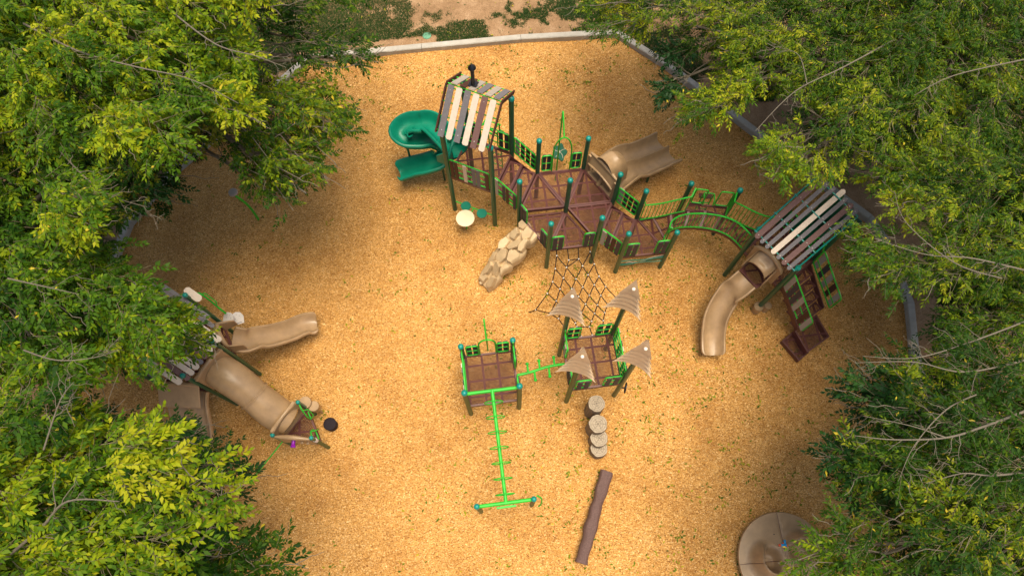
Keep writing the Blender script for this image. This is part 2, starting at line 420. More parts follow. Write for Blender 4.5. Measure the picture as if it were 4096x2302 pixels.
def arch_post_handle(par, P, Q, z, h_side=.8, name='arch_railing', boards='CC', archw=.42, out=.42, pole_top=1.75, arch_top=1.22):
    """two window rails flanking a lime arch joined to an outer pole"""
    P = np.array(P); Q = np.array(Q); d = Q - P; L = np.linalg.norm(d); u = d / L; nrm = np.array([-u[1], u[0]])
    c = (P + Q) / 2; a0 = c - u * archw / 2; a1 = c + u * archw / 2
    g1 = guard(par, P + u * .11, a0 - u * .03, z, z, h_side, boards, (.5,), .05, side=-.045)
    g2 = guard(par, a1 + u * .03, Q - u * .11, z, z, h_side, boards, (.5,), .05, side=-.045)
    b = MB(); arch = [xyz(a0, z - .05), xyz(a0, z + .55)]
    for k in range(1, 12):
        t = math.pi * k / 12; arch.append(xyz(c - u * archw / 2 * math.cos(t), z + .82 + (arch_top - .82) * math.sin(t)))
    arch += [xyz(a1, z + .55), xyz(a1, z - .05)]
    b.tube(arch, .021, 8)
    b.build(name, 'lime_paint', par)
    p = MB(); o_ = c + nrm * out
    p.tube(rounded([xyz(o_, -.02), xyz(o_, z + pole_top), xyz(c, z + arch_top)], .12), .021, 8)
    return p.build('slide_pole', 'lime_paint', par)

# ================================================================== SETTING
def mb_struct(b, name, mat):
    o = b.build(name, mat); o['kind'] = 'structure'; return o
KZ = .2
kerb_px = [(700, 205), (775, 142), (1060, 115), (1310, 92), (1552, 79), (1680, 160), (1760, 220), (2010, 410), (2190, 545), (2228, 600), (2292, 760), (2304, 880)]
kerb_pts = [np.array(AD(x, y, KZ)[:2]) for x, y in kerb_px]
kerb_pts += [np.array(p) for p in ((10.9, 2.0), (10.6, -1.5), (8.5, -4.2), (3.0, -5.6), (-4.0, -5.4), (-9.5, -3.2), (-11.6, 1.0), (-11.9, 5.2), (-11.17, 9.06), (-10.28, 10.59), (-9.16, 11.89))]
KN = len(kerb_pts)
inn = inset(kerb_pts, .10); outp = inset(kerb_pts, -.10)
g = MB(); g.add([(-160, -160, -.35), (160, -160, -.35), (160, 160, -.35), (-160, 160, -.35)], [(0, 1, 2, 3)]); mb_struct(g, 'ground', 'bare_dirt')
# raised dirt round the sunken play area (a ring, so nothing overlaps the chips)
g = MB(); big = []
cx = np.mean(kerb_pts, axis=0)
vs = [xyz(p, .14) for p in outp]
for sc_ in (1.25, 1.8, 4.0):
    for p in outp:
        q = cx + (p - cx) * sc_; vs.append(xyz(q, .14 + RNG.uniform(-.01, .02)))
fs = []
for r_ in range(3):
    for i in range(KN):
        j = (i + 1) % KN; fs.append((r_ * KN + i, r_ * KN + j, (r_ + 1) * KN + j, (r_ + 1) * KN + i)[::-1])
g.add(vs, fs); dirt = mb_struct(g, 'dirt_ground', 'bare_dirt')
# wood chip surface: fine grid with gentle undulation inside the kerb
def inside(px, py, poly):
    c = np.zeros(px.shape, bool); n = len(poly)
    for i in range(n):
        x1, y1 = poly[i]; x2, y2 = poly[(i + 1) % n]
        t = ((y1 > py) != (y2 > py)) & (px < (x2 - x1) * (py - y1) / ((y2 - y1) if y2 != y1 else 1e-9) + x1); c ^= t
    return c
def np_mesh(name, V, F4=None, F3=None, mat=None, tint=None, smooth=False, parent=None, mats=None):
    """fast mesh from numpy arrays"""
    o0 = np.array(origin(parent)) if parent else np.zeros(3)
    me = bpy.data.meshes.new(name); V = np.asarray(V, np.float32) - o0.astype(np.float32)
    n3 = 0 if F3 is None else len(F3); n4 = 0 if F4 is None else len(F4)
    loops = np.concatenate([a.ravel() for a in ((F3 if n3 else np.zeros((0, 3), int)), (F4 if n4 else np.zeros((0, 4), int)))]).astype(np.int32)
    starts = np.concatenate([np.arange(n3) * 3, n3 * 3 + np.arange(n4) * 4]).astype(np.int32)
    me.vertices.add(len(V)); me.vertices.foreach_set('co', V.ravel())
    me.loops.add(len(loops)); me.loops.foreach_set('vertex_index', loops)
    me.polygons.add(n3 + n4); me.polygons.foreach_set('loop_start', starts)
    me.update(calc_edges=True)
    if smooth: me.shade_smooth()
    me.materials.append(MATS[mat])
    if tint is not None:
        a = me.attributes.new('tint', 'FLOAT', 'POINT'); a.data.foreach_set('value', np.asarray(tint, np.float32))
    o = bpy.data.objects.new(name, me); COL.objects.link(o)
    if parent: o.parent = parent
    return o
def vnoise(x, y, f, seed):
    rg = np.random.default_rng(seed); G = rg.random((256, 256)); X, Y = x * f, y * f; i, j = np.floor(X).astype(int), np.floor(Y).astype(int); u, v = X - i, Y - j; u, v = u * u * (3 - 2 * u), v * v * (3 - 2 * v)
    g_ = lambda a_, b_: G[a_ % 256, b_ % 256]
    return (g_(i, j) * (1 - u) + g_(i + 1, j) * u) * (1 - v) + (g_(i, j + 1) * (1 - u) + g_(i + 1, j + 1) * u) * v
PITS = [(5.33, 4.65, .5), (4.85, 11.3, .65), (-5.1, 5.85, .5), (-3.5, 10.2, .5), (-7.95, 1.5, .6), (-.15, .9, .55), (-.4, 6.9, .5), (2.3, 2.1, .4), (-.55, 5.25, .35), (-4.4, 2.9, .45)]
def chip_h(x, y):
    h = (vnoise(x, y, .35, 11) - .5) * .05 + (vnoise(x, y, 1.1, 12) - .5) * .035 + (vnoise(x, y, 3.3, 13) - .5) * .018
    for a_, b_, r_ in PITS:
        d2 = ((x - a_) ** 2 + (y - b_) ** 2) / r_ ** 2; h = h - .05 * np.exp(-d2) + .022 * np.exp(-(np.sqrt(d2) - 1.35) ** 2 / .12)
    return h
gx, gy = np.meshgrid(np.arange(-12.6, 12.6, .11), np.arange(-6.6, 17.2, .11), indexing='ij'); gz = chip_h(gx, gy)
ii = np.arange(gx.size).reshape(gx.shape); F = np.stack([ii[:-1, :-1], ii[1:, :-1], ii[1:, 1:], ii[:-1, 1:]], -1).reshape(-1, 4)
o = np_mesh('wood_chip_ground', np.stack([gx, gy, gz], -1).reshape(-1, 3), F4=F, mat='wood_chips', smooth=True); o['kind'] = 'structure'

kerb = root('concrete_kerb', 'pale concrete kerb edging the wood chip play area', 'kerb', xyz(kerb_pts[2], 0))
for i in range(KN):
    j = (i + 1) % KN
    a0, b0, a1, b1 = np.array(inn[i]), np.array(outp[i]), np.array(inn[j]), np.array(outp[j]); d = (a1 - a0); L = np.linalg.norm(d); e = d / L * .006
    c = .025; m_ = lambda p, q, t: p + (q - p) * t / .2
    prof = [(0, -.12), (0, KZ - c), (c, KZ), (.2 - c * .5, KZ), (.2, KZ - c * .5), (.2, -.12)]
    vs = []
    for (pa, pb, s_) in ((a0, b0, 1), (a1, b1, -1)):
        for t, z in prof: vs.append(xyz(m_(pa, pb, t) + e * s_, z))
    n_ = len(prof)
    MB().add(vs, [tuple(range(n_)), tuple(range(n_, 2 * n_))[::-1]] + [(k, n_ + k, n_ + (k + 1) % n_, (k + 1) % n_) for k in range(n_)]).build('kerb_section', 'concrete', kerb)

# irrigation cover
c = AD(1074, 90, .15)
tg = MB(); tg.lathe((c[0], c[1], .12), [(.14, 0), (.14, .035), (.125, .045), (.125, .038), (.11, .042)], 28)
for s_ in (-.05, .05): tg.lathe((c[0] + s_, c[1] + .0, .16), [(.012, 0), (.012, .005)], 8)
tag(tg.build('valve_cover', 'cover_green'), 'round pale green valve cover set in the dirt behind the kerb', 'valve cover')

# ================================================================== STRUCTURE ONE: big play structure
a = 1.287
P1, P2, P3, P4, P5, P6 = [np.array(p) for p in ((.746, 9.81), (2.03, 9.93), (2.793, 8.87), (2.27, 7.69), (.99, 7.543), (.223, 8.60))]
HC = np.array((1.509, 8.722)); Q1, Q2, Q3 = [np.array(p) for p in ((3.477, 8.552), (2.949, 7.378), (4.222, 7.501))]
HL = np.array((-1.655, 9.438)); HR = HL + a * ang(-23.5); GL = HL + a * ang(66.5); GR = HR + a * ang(66.5)
RL = np.array((6.04, 7.23)); RR = RL + a * ang(-53.5); FL = RL + a * ang(36.5); FR = RR + a * ang(36.5)
R1 = np.array(A3(772, 240, 2.6)[:2]); R2 = np.array(A3(1337, 318, 2.6)[:2])
ZU, ZL, ZH, ZQ, ZT = 1.42, 1.16, 1.95, 1.05, 1.7
S1 = root('play_structure', 'large play structure with maroon hexagon deck, arched bridge, spiral slide and two plank roofs', 'play structure', (1.5, 8.7, 0))
for p, z in ((P1, 2.98), (P2, 2.88), (P3, 2.85), (P4, 2.77), (P5, 2.77), (P6, 3.02), (HC, 2.84), (Q1, 2.55), (Q2, 2.49), (Q3, 2.28), (RR, 2.98), (RL, 2.98), (R1, 2.6), (R2, 2.6)): post(S1, p, z)
for p in (HL, HR): post(S1, p, 4.08, .066)
for p in (GL, GR): post(S1, p, 4.36, .066)
for p, z in ((FL, 3.8), (FR, 3.8)): post(S1, p, z)
# decks
for A_, B_, z in ((P1, P2, ZU), (P2, P3, ZU), (P3, P4, ZU), (P6, P1, ZU), (P4, P5, ZL), (P5, P6, ZL)):
    deck(S1, [HC, B_, A_], z, .13 if z == ZU else .1, out=-.004, label='upper triangle of the hexagon deck' if z == ZU else 'lower front triangle of the hexagon deck')
deck(S1, [HL, HR, GR, GL], ZH); deck(S1, [Q1, Q2, Q3], ZQ); deck(S1, [RL, RR, FR, FL], ZT)
# steps hexagon <-> house, hexagon <-> small deck
def steps(A_, B_, C_, D_, z0, z1, n):
    """treads between edge A-B (height z0) and edge C-D (height z1)"""
    for k in range(n):
        t0, t1 = (k + .02) / n, (k + .98) / n; z = z0 + (z1 - z0) * (k + 1) / (n + 1)
        p = [A_ + (C_ - A_) * t0, B_ + (D_ - B_) * t0, B_ + (D_ - B_) * t1, A_ + (C_ - A_) * t1]
        o = deck(S1, p, z, .05, 'step_tread', -.005)
        hi = [A_ + (C_ - A_) * (t1 if z1 > z0 else t0), B_ + (D_ - B_) * (t1 if z1 > z0 else t0)]
        lo = [A_ + (C_ - A_) * (t0 if z1 > z0 else t1), B_ + (D_ - B_) * (t0 if z1 > z0 else t1)]
        MB().bar(xyz(hi[0], z + .08), xyz(hi[1], z + .08), .012, .17).build('riser', 'maroon_dark', o)
        MB().bar(xyz(lo[0], z - .12), xyz(lo[1], z - .12), .012, .17).build('riser', 'maroon_dark', o)
    for s_, e in ((A_, C_), (B_, D_)):
        MB().slab([xyz(s_, z0 - .12), xyz(e, z1 - .16), xyz(e, z1 + .05), xyz(s_, z0 + .05)], ((e - s_)[1], -(e - s_)[0], 0), .02).build('stringer', 'maroon_rim', S1)
steps(P6 + (P1 - P6) * .1, P1 - (P1 - P6) * .1, HR + (GR - HR) * .1, GR - (GR - HR) * .1, ZU, ZH, 2)
steps(P3 - (P3 - P4) * .1, P4 + (P3 - P4) * .1, Q1 - (Q1 - Q2) * .1, Q2 + (Q1 - Q2) * .1, ZU, ZQ, 2)
# railings
lerp = lambda p, q, t: p + (q - p) * t
def sguard(p, q, zp, zq, off=.08, **k):
    d = (q - p) / np.linalg.norm(q - p); return guard(S1, p + d * off, q - d * off, zp, zq, **k)
sguard(HL, HR, ZH, ZH, boards='BB.T.GG.B', side=.02, h=.84)
sguard(lerp(GR, GL, 0), lerp(GR, GL, .38), ZH, ZH, boards='CC', side=.025, mids=(.5,), h=.8)
sguard(GL, lerp(GL, GR, .36), ZH, ZH, boards='CC', side=-.04, mids=(.5,), h=.8)
sguard(P1, GR, ZU, ZH, boards='CBCS', side=.025, hook='PQ', h=.8)
sguard(HR, P6, ZH, ZU, boards='S.CB.C', side=.02, h=.8, mids=(.28, .72))
arch_post_handle(S1, P1, P2, ZU, arch_top=1.60, pole_top=2.1, archw=.5, out=.5)
sguard(P3, Q1, ZU, ZQ, boards='SCBC', side=-.04, hook='PQ', h=.8)
sguard(P4, Q2, ZU, ZQ, boards='SCBC', side=.02, h=.8, mids=(.28, .72))
sguard(P6, lerp(P6, P5, .33), ZL, ZL, boards='CC', h=.8, mids=(.28, .72)); sguard(lerp(P6, P5, .68), P5, ZL, ZL, boards='CC', h=.8, mids=(.28, .72))
sguard(P5, lerp(P5, P4, .36), ZL, ZL, boards='CC', h=.8, mids=(.28, .72)); sguard(lerp(P5, P4, .66), P4, ZL, ZL, boards='CC', h=.8, mids=(.28, .72))
sguard(Q2, lerp(Q2, Q3, .37), ZQ, ZQ, boards='CC', h=.78, mids=(.28, .72)); sguard(lerp(Q2, Q3, .63), Q3, ZQ, ZQ, boards='CC', h=.78, mids=(.28, .72))
# lime clip studs showing between boards are part of the rails; branch-shaped bars under the small deck
b = MB()
for z, wv in ((.75, .03), (.55, -.03)):
    b.tube([xyz(lerp(Q2, Q3, t) + ang(-83.5) * .02, z + wv * math.sin(t * 9)) for t in np.linspace(.04, .96, 16)], .016, 8)
b.build('wavy_bar', 'green_plastic', S1)
b = MB()
for t0, t1, z0, z1 in ((.5, .97, .62, .86), (.55, .97, .6, .78), (.62, .97, .66, .8), (.03, .4, .42, .55), (.03, .46, .44, .5), (.05, .3, .4, .62)):
    b.tube(spline([xyz(lerp(Q2, Q3, t0), z0), xyz(lerp(Q2, Q3, (t0 + t1) / 2), (z0 + z1) / 2 + .06), xyz(lerp(Q2, Q3, t1), z1)], 6), .009, 6)
b.build('branch_trim', 'tan_board', S1)
b = MB(); b.slab([xyz(lerp(Q2, Q3, t), z) for t, z in ((.6, .62), (.95, .6), (.95, .84), (.8, .82), (.68, .72))], (0, -1, 0), .02)
b.slab([xyz(lerp(Q2, Q3, t), z) for t, z in ((.05, .4), (.38, .42), (.3, .56), (.05, .58))], (0, -1, 0), .02); b.build('leaf_panel', 'post_paint', S1)

# --- arched bridge between small deck and roofed deck
ins_ = [tuple(Q3) + (1.05,)] + [A3(*p) for p in ((480, 800, 1.25), (620, 770, 1.45), (740, 755, 1.6), (860, 750, 1.68), (980, 770, 1.72), (1100, 810, 1.74), (1230, 870, 1.72))] + [tuple(RL) + (1.7,)]
out_ = [tuple(Q1) + (1.05,)] + [A3(*p) for p in ((380, 650, 1.25), (480, 605, 1.45), (590, 575, 1.6), (740, 555, 1.68), (960, 580, 1.72), (1170, 625, 1.74), (1290, 685, 1.72))] + [tuple(lerp(RL, FL, .72)) + (1.7,)]
for L_ in (ins_, out_):
    pass
def smooth(E_, n=33, deg=4):
    A_ = np.array([tuple(e) for e in E_], float); d = np.r_[0, np.cumsum(np.linalg.norm(np.diff(A_[:, :2], axis=0), axis=1))]; d /= d[-1]; w = np.ones(len(d)); w[0] = w[-1] = 6
    t = np.linspace(0, 1, n); return [Vector(v) for v in np.stack([np.polyval(np.polyfit(d, A_[:, k], deg, w=w), t) for k in range(3)], -1)]
ins_s = smooth(ins_); out_s = smooth(out_)
b = MB(); G = [[p, q] for p, q in zip(ins_s, out_s)]
for k in range(0, len(G) - 1):
    for zoff, fl in ((0, 0), (-.008, 1)):
        v4 = [G[k][0], G[k][1], G[k + 1][1], G[k + 1][0]]; b.add([v + Vector((0, 0, zoff)) for v in v4], [(3, 2, 1, 0) if fl else (0, 1, 2, 3)])
br = b.build('bridge_deck', 'perforated_maroon', S1, label='arched perforated maroon bridge walkway')
b = MB()
for E_ in (ins_s, out_s):
    for k in range(len(E_) - 1): b.bar(E_[k] + Vector((0, 0, -.045)), E_[k + 1] + Vector((0, 0, -.045)), .03, .11)
for k in range(0, len(G), 4):
    b.bar(G[k][0] + Vector((0, 0, .002)), G[k][1] + Vector((0, 0, .002)), .07, .012); b.bar(G[k][0] + Vector((0, 0, -.05)), G[k][1] + Vector((0, 0, -.05)), .02, .08)
b.build('bridge_beam', 'maroon_rim', br)
pl = [np.array(A3(735, 470, 1.7)[:2]), np.array(A3(1190, 520, 1.7)[:2]), np.array(A3(1172, 620, 1.72)[:2]), np.array(A3(700, 550, 1.68)[:2])]
deck(S1, pl[::-1], 1.7, .08, 'balcony_deck')
def balusters(E_, hh, name, step=.105, base=.03, hooks=()):
    E_ = [Vector(e) for e in E_]; b = MB(); up = Vector((0, 0, 1))
    b.tube([e + up * base for e in E_], .018, 8); top = [e + up * hh for e in E_]
    if 0 in hooks: top = [top[0] + (top[0] - top[1]).normalized() * .02 + up * .22, top[0] + up * .06] + top[1:]
    if 1 in hooks: top = top[:-1] + [top[-1] + up * .06, top[-1] + (top[-1] - top[-2]).normalized() * .02 + up * .2]
    b.tube(top, .021, 8)
    d = 0; last = E_[0]
    b.tube([E_[0] + up * base, E_[0] + up * hh], .016, 6); b.tube([E_[-1] + up * base, E_[-1] + up * hh], .016, 6)
    for k in range(1, len(E_)):
        seg = (E_[k] - E_[k - 1]).length; t = step - d
        while t < seg:
            p = E_[k - 1].lerp(E_[k], t / seg); b.tube([p + up * base, p + up * hh], .009, 6, cap=False); t += step
        d = (d + seg) % step
    return b.build(name, 'lime_paint', S1)
balusters(ins_s[2:], .80, 'bridge_railing', hooks=(0,))
k1 = min(range(len(out_s)), key=lambda k: abs(out_s[k].x - pl[3][0])); k2 = min(range(len(out_s)), key=lambda k: abs(out_s[k].x - pl[2][0]))
balusters([Vector(xyz(Q1, 1.08)) + Vector((.06, -.1, 0))] + out_s[3:k1 + 1] + [Vector(xyz(pl[0], 1.7))], .82, 'bridge_railing', hooks=(0,))
balusters([Vector(xyz(pl[1], 1.7))] + out_s[k2:-1], .82, 'bridge_railing')
for p, q, s_ in ((pl[0], pl[1], 0), ):
    guard(S1, lerp(p, q, .04), lerp(p, q, .33), 1.7, 1.7, h=.78, mids=(), boards=''); guard(S1, lerp(p, q, .64), lerp(p, q, .96), 1.7, 1.7, h=.78, mids=(), boards='')
n_ = np.array([-(pl[1] - pl[0])[1], (pl[1] - pl[0])[0]]); n_ /= np.linalg.norm(n_)
b = MB(); c0 = lerp(pl[0], pl[1], .36); c1 = lerp(pl[0], pl[1], .62)
for c_ in (c0, c1): b.tube(rounded([xyz(c_, 1.68), xyz(c_ + n_ * .05, 1.86), xyz(c_ + n_ * .28, 1.86), xyz(c_ + n_ * .3, 1.55)], .07), .018, 8)
b.tube([xyz(c0 + n_ * .28, 1.86), xyz(c1 + n_ * .28, 1.86)], .018, 8)
for z in (1.3, .95, .6): b.tube([xyz(c0 + n_ * .3, z), xyz(c1 + n_ * .3, z)], .018, 8)
for c_ in (c0, c1): b.tube([xyz(c_ + n_ * .3, 1.6), xyz(c_ + n_ * .33, -.02)], .018, 8)
b.build('rung_ladder', 'lime_paint', S1)
MB().bar(xyz(c0 + n_ * .36 - (c1 - c0) * .25, 1.55), xyz(c1 + n_ * .36 + (c1 - c0) * .05, 1.55), .13, .03).build('ladder_step', 'brown_board', S1)

# --- gable roof over the house deck
def gable():
    e1 = -.07; e2 = a + .03; fu, fd = ang(-23.5), ang(66.5)
    H = lambda al, dp, z: xyz(HL + fu * al + fd * dp, z)
    FE, RG, BE = (-.13, 4.13), (.66, 5.0), (1.38, 4.5)
    fr = MB()
    for al in (e1, e2):
        fr = MB()
        for (d0, z0), (d1, z1) in ((FE, RG), (RG, BE)): fr.bar(H(al, d0, z0), H(al, d1, z1), .035, .1)
        fr.build('roof_frame', 'brown_board', S1)
    b = MB()
    for (d0, z0), (d1, z1) in ((FE, RG), (RG, BE)):
        for t in (.06, .36, .66, .95): b.tube([H(e1, d0 + (d1 - d0) * t, z0 + (z1 - z0) * t - .005), H(e2, d0 + (d1 - d0) * t, z0 + (z1 - z0) * t - .005)], .015, 8)
        b.build('roof_bar', 'lime_paint', S1)
    cols_f = ['G', 'T', 'G', 'T', 'M', 'T']; cols_b = ['S', 'B', 'S', 'G', 'S', 'G']
    for i in range(6):
        al = e1 + .12 + (e2 - e1 - .2) * (i + .12) / 5.6
        x = MB(); plank(x, H(al, FE[0] - .06, FE[1] - .03), H(al, RG[0] - .02, RG[1] + .03), .15, up=(-fd[0], -fd[1], 1), tip=.22 if i % 2 else .05); o = x.build('roof_plank', BC[cols_f[i]], S1)
        y = MB()
        for t in (.08, .9):
            p = Vector(H(al, FE[0], FE[1])).lerp(Vector(H(al, RG[0], RG[1])), t); y.lathe(p + Vector((-fd[0] * .03, -fd[1] * .03, .045)), [(.011, 0), (.011, .008)], 8)
        y.build('bolt', 'clamp_metal', o)
        al2 = al
        x = MB(); plank(x, H(al2 + .04, RG[0] + .03, RG[1] + .02), H(al2 + .04, BE[0] - .06, BE[1] + .05), .15, up=(fd[0], fd[1], 1), tip=.05); x.build('roof_plank', BC[cols_b[i]], S1)
gable()
# chimney pipe
cb = np.array(A1(760, 270, 4.9)[:2])
b = MB(); b.box((cb[0], cb[1], 4.93), (.2, .2, .02), R(-23.5)); b.tube([(cb[0] - .02, cb[1] + .0, 4.93), (cb[0], cb[1], 5.03), (cb[0], cb[1], 5.45)], .045, 14)
b.lathe((cb[0], cb[1], 5.43), [(.05, 0), (.075, .03), (.095, .07), (.085, .1), (.045, .15), (.01, .18)], 16)
b.build('chimney', 'black_plastic', S1)

# --- slatted roof over the far deck
def shed():
    u, v = ang(-53.5), ang(36.5); H = lambda al, dp, z: Vector(xyz(RL + u * al + v * dp, z))
    N_, F_ = (-.27, 3.02), (1.42, 4.14); W_ = [.13, .095, .095, .125, .095, .125, .095]; cols = 'MGGTGMG'
    al = [.12, .29, .46, .645, .82, 1.0, 1.17]
    b = MB()
    for t in (.06, .36, .66, .95): b.tube([H(-.04, N_[0] + (F_[0] - N_[0]) * t, N_[1] + (F_[1] - N_[1]) * t - .02), H(1.30, N_[0] + (F_[0] - N_[0]) * t, N_[1] + (F_[1] - N_[1]) * t - .02)], .018, 8)
    for al_ in (0, a): b.tube([H(al_, N_[0] + .1, N_[1] - .02), H(al_, F_[0] - .1, F_[1] - .1)], .02, 8)
    b.build('roof_bar', 'cap_paint', S1)
    for i in range(7):
        e0 = .0 if i in (0, 1, 2) else .02; x = MB(); p, q = H(al[i], N_[0] + e0, N_[1] + .01), H(al[i], F_[0] + (.12 if i in (3,) else 0), F_[1] + .01)
        plank(x, p, q, W_[i], up=(-v[0] * .6, -v[1] * .6, 1), tip=.3); o = x.build('roof_plank', BC[cols[i]], S1)
        y = MB()
        for t in (.04, .35, .66, .95): y.lathe(p.lerp(q, t) + Vector((0, 0, .028)), [(.012, 0), (.012, .008)], 8)
        y.build('bolt', 'clamp_metal', o)
shed()
# moulded dark green climber standing behind the far deck
b = MB(); gc = lerp(FL, FR, .45) + ang(36.5) * .95; gd = ang(-53.5)
prof = [(-.3, 0), (-.34, .9), (-.26, 1.7), (-.3, 2.2), (-.2, 2.75), (0, 2.98), (.2, 2.75), (.26, 2.3), (.2, 1.9), (.3, 1.2), (.26, .5), (.3, 0)]
b.slab([xyz(gc + gd * s_, z) for s_, z in prof], (ang(36.5)[0], ang(36.5)[1], .0), .12); b.build('climber_panel', 'post_paint', S1, bevel=.03)
gm = (FL + FR) / 2; gv = ang(36.5)
chute(S1, [xyz(gm + gv * .03, ZT - .05), xyz(gm + gv * .5, ZT - .08), xyz(gm + gv * 1.0, ZT - .3), xyz(gm + gv * 1.5 + ang(-53.5) * .1, ZT - .75), xyz(gm + gv * 2.0 + ang(-53.5) * .35, .55), xyz(gm + gv * 2.3 + ang(-53.5) * .7, .38)], .55, .3, mat='post_paint', label='dark green slide behind the slatted roof')
# far deck: railings, stairs with boarded rails
sguard(lerp(FL, FR, .0), lerp(FL, FR, .3), ZT, ZT, boards='CC', side=-.04); sguard(lerp(FL, FR, .7), FR, ZT, ZT, boards='CC', side=-.04)
fu, fv = ang(-53.5), ang(36.5)
stT = [lerp(RR, FR, .12), lerp(RR, FR, .88)]; nst = 4
E0, E1 = np.array(A4(645, 1215, .2)[:2]), np.array(A4(760, 1343, .1)[:2])
for k in range(nst):
    z = ZT - (k + 1) * .28; o0_ = fu * (.27 * k + .02); o1_ = fu * (.27 * (k + 1) - .0)
    o = deck(S1, [stT[0] + o0_, stT[0] + o1_, stT[1] + o1_, stT[1] + o0_], z, .05, 'step_tread', 0)
    MB().bar(xyz(stT[0] + o0_ + fu * .012, z + .13), xyz(stT[1] + o0_ + fu * .012, z + .13), .012, .24).build('riser', 'maroon_dark', o)
for s_ in stT:
    MB().slab([xyz(s_, ZT - .2), xyz(s_ + fu * 1.1, .42), xyz(s_ + fu * 1.1, .66), xyz(s_, ZT + .02)], (fv[0], fv[1], 0), .025).build('stringer', 'maroon_rim', S1)
tp0 = np.array(A4(735, 1140, .42)[:2]); tp1 = np.array(A4(850, 1062, .42)[:2]); tp2 = np.array(A4(965, 1180, .42)[:2]); tp3 = np.array(A4(820, 1285, .42)[:2])
tpx = tp2 - tp3; tpy = tp0 - tp3; ux = tpx / np.linalg.norm(tpx)
deck(S1, [tp3, tp2, tp2 + (tp0 - tp3), tp0], .40, .28, 'transfer_platform')
tq = np.array(A4(700, 1270, .18)[:2])
deck(S1, [np.array(A4(*p, .18)[:2]) for p in ((648, 1215), (760, 1343), (822, 1290), (735, 1143))], .18, .16, 'transfer_platform')
guard(S1, stT[0] + fu * .05 - fv * .03, stT[0] + fu * 1.2 - fv * .03, ZT, .72, h=.78, boards='SCCS.BS', side=.0, mids=(.5,), bw=.14)
guard(S1, stT[1] + fu * .05 + fv * .03, stT[1] + fu * 1.2 + fv * .03, ZT, .72, h=.78, boards='SCSBS', side=-.04, mids=(.35,), hook='P', bw=.14)
guard(S1, RR + fv * .1 + fu * .0, RR + fv * .4, ZT, ZT, h=.8, boards='')

# --- slide hood on far deck
def slide_hood(par, A_, B_, z, h=.72, hood=True, d=.14, mat='tan_plastic', hw=.30):
    """moulded slide entrance on edge A-B: side wings, rounded top rail and a central canopy leaning outwards"""
    A_, B_ = np.array(A_), np.array(B_); u = (B_ - A_); L = np.linalg.norm(u); u = u / L; n = np.array([u[1], -u[0]]); c = (A_ + B_) / 2
    b = MB()
    def q(s_, o_, zz_): return xyz(c + u * s_ + n * o_, z + zz_)
    H_ = L / 2 - .06
    for sg in (-1, 1):      # wings
        b.slab([q(sg * H_, 0, -.1), q(sg * .30, 0, -.1), q(sg * .30, .0, h * .9), q(sg * H_, 0, h * .72)], (n[0], n[1], 0), .05)
        b.slab([q(sg * .31, .02, -.05), q(sg * .33, .32, -.08), q(sg * .33, .32, .2), q(sg * .31, .02, h * .8)], (u[0] * sg, u[1] * sg, 0), .04)
    # top rail with thick middle
    pts = [q(-H_, .03, h * .74)] + [q(s_ * H_, .03 - .03 * math.cos(s_ * 1.57), h * (.78 + .28 * math.cos(s_ * 1.57) ** .7)) for s_ in np.linspace(-.85, .85, 11)] + [q(H_, .03, h * .74)]
    b.tube(pts, [.035] + [.045 + .02 * math.cos(s_ * 1.57) for s_ in np.linspace(-.85, .85, 11)] + [.035], 10)
    if hood:
        G = []
        for i in range(9):
            t = i / 8; row = []
            for j in range(11):
                s_ = -1 + 2 * j / 10
                zz_ = h * (1.0 - .22 * t ** 1.5) - .16 * abs(s_) ** 2.6 - (.07 * math.exp(-((s_ / .55) ** 4 + ((t - .45) / .3) ** 4)))
                row.append(q(s_ * hw * (1 - .05 * t), .02 + .33 * t, zz_))
            G.append(row)
        b.grid(G); G2 = [[(p[0], p[1], p[2] - .035) for p in row] for row in G]; b.grid(G2, True)
        for Ga, Gb in ((G[0], G2[0]), (G[-1][::-1], G2[-1][::-1]), ([r_[0] for r_ in G][::-1], [r_[0] for r_ in G2][::-1]), ([r_[-1] for r_ in G], [r_[-1] for r_ in G2])): b.grid([Ga, Gb])
    return b.build('slide_hood', mat, par, sharp=45, bevel=.012)
slide_hood(S1, RL + fu * .12, RR - fu * .12, ZT, h=.78)
on = ang(-143.5)
mid = (RL + RR) / 2
deck(S1, [mid - fu * .32, mid + fu * .32, mid + fu * .30 + on * .38, mid - fu * .30 + on * .38], ZT - .12, .05, 'slide_landing')
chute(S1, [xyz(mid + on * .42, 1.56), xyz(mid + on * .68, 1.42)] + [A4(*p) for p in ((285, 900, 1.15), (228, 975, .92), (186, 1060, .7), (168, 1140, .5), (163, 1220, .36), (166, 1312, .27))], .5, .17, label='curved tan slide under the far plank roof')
b = MB(); lp = A4(186, 1060, .6); b.tube([(lp[0], lp[1], .6), (lp[0], lp[1], -.05)], .04, 10); b.build('slide_leg', 'post_paint', S1)
# stepping pods beside the far post
pd = MB()
for (x, y, r_) in ((487, 978, .135), (550, 972, .105)):
    p = A4(x, y, .35); pd.lathe((p[0], p[1], -.08), [(r_ * .8, -.1), (r_ * .9, .3), (r_, .36), (r_, .42), (r_ * .93, .44), (r_ * .9, .43)], 24)
p0, p1 = A4(487, 978, .35), A4(550, 972, .35); pd.bar((p0[0], p0[1], .27), (p1[0], p1[1], .27), .08, .1)
pd.build('stepping_pods', 'tan_plastic', S1)

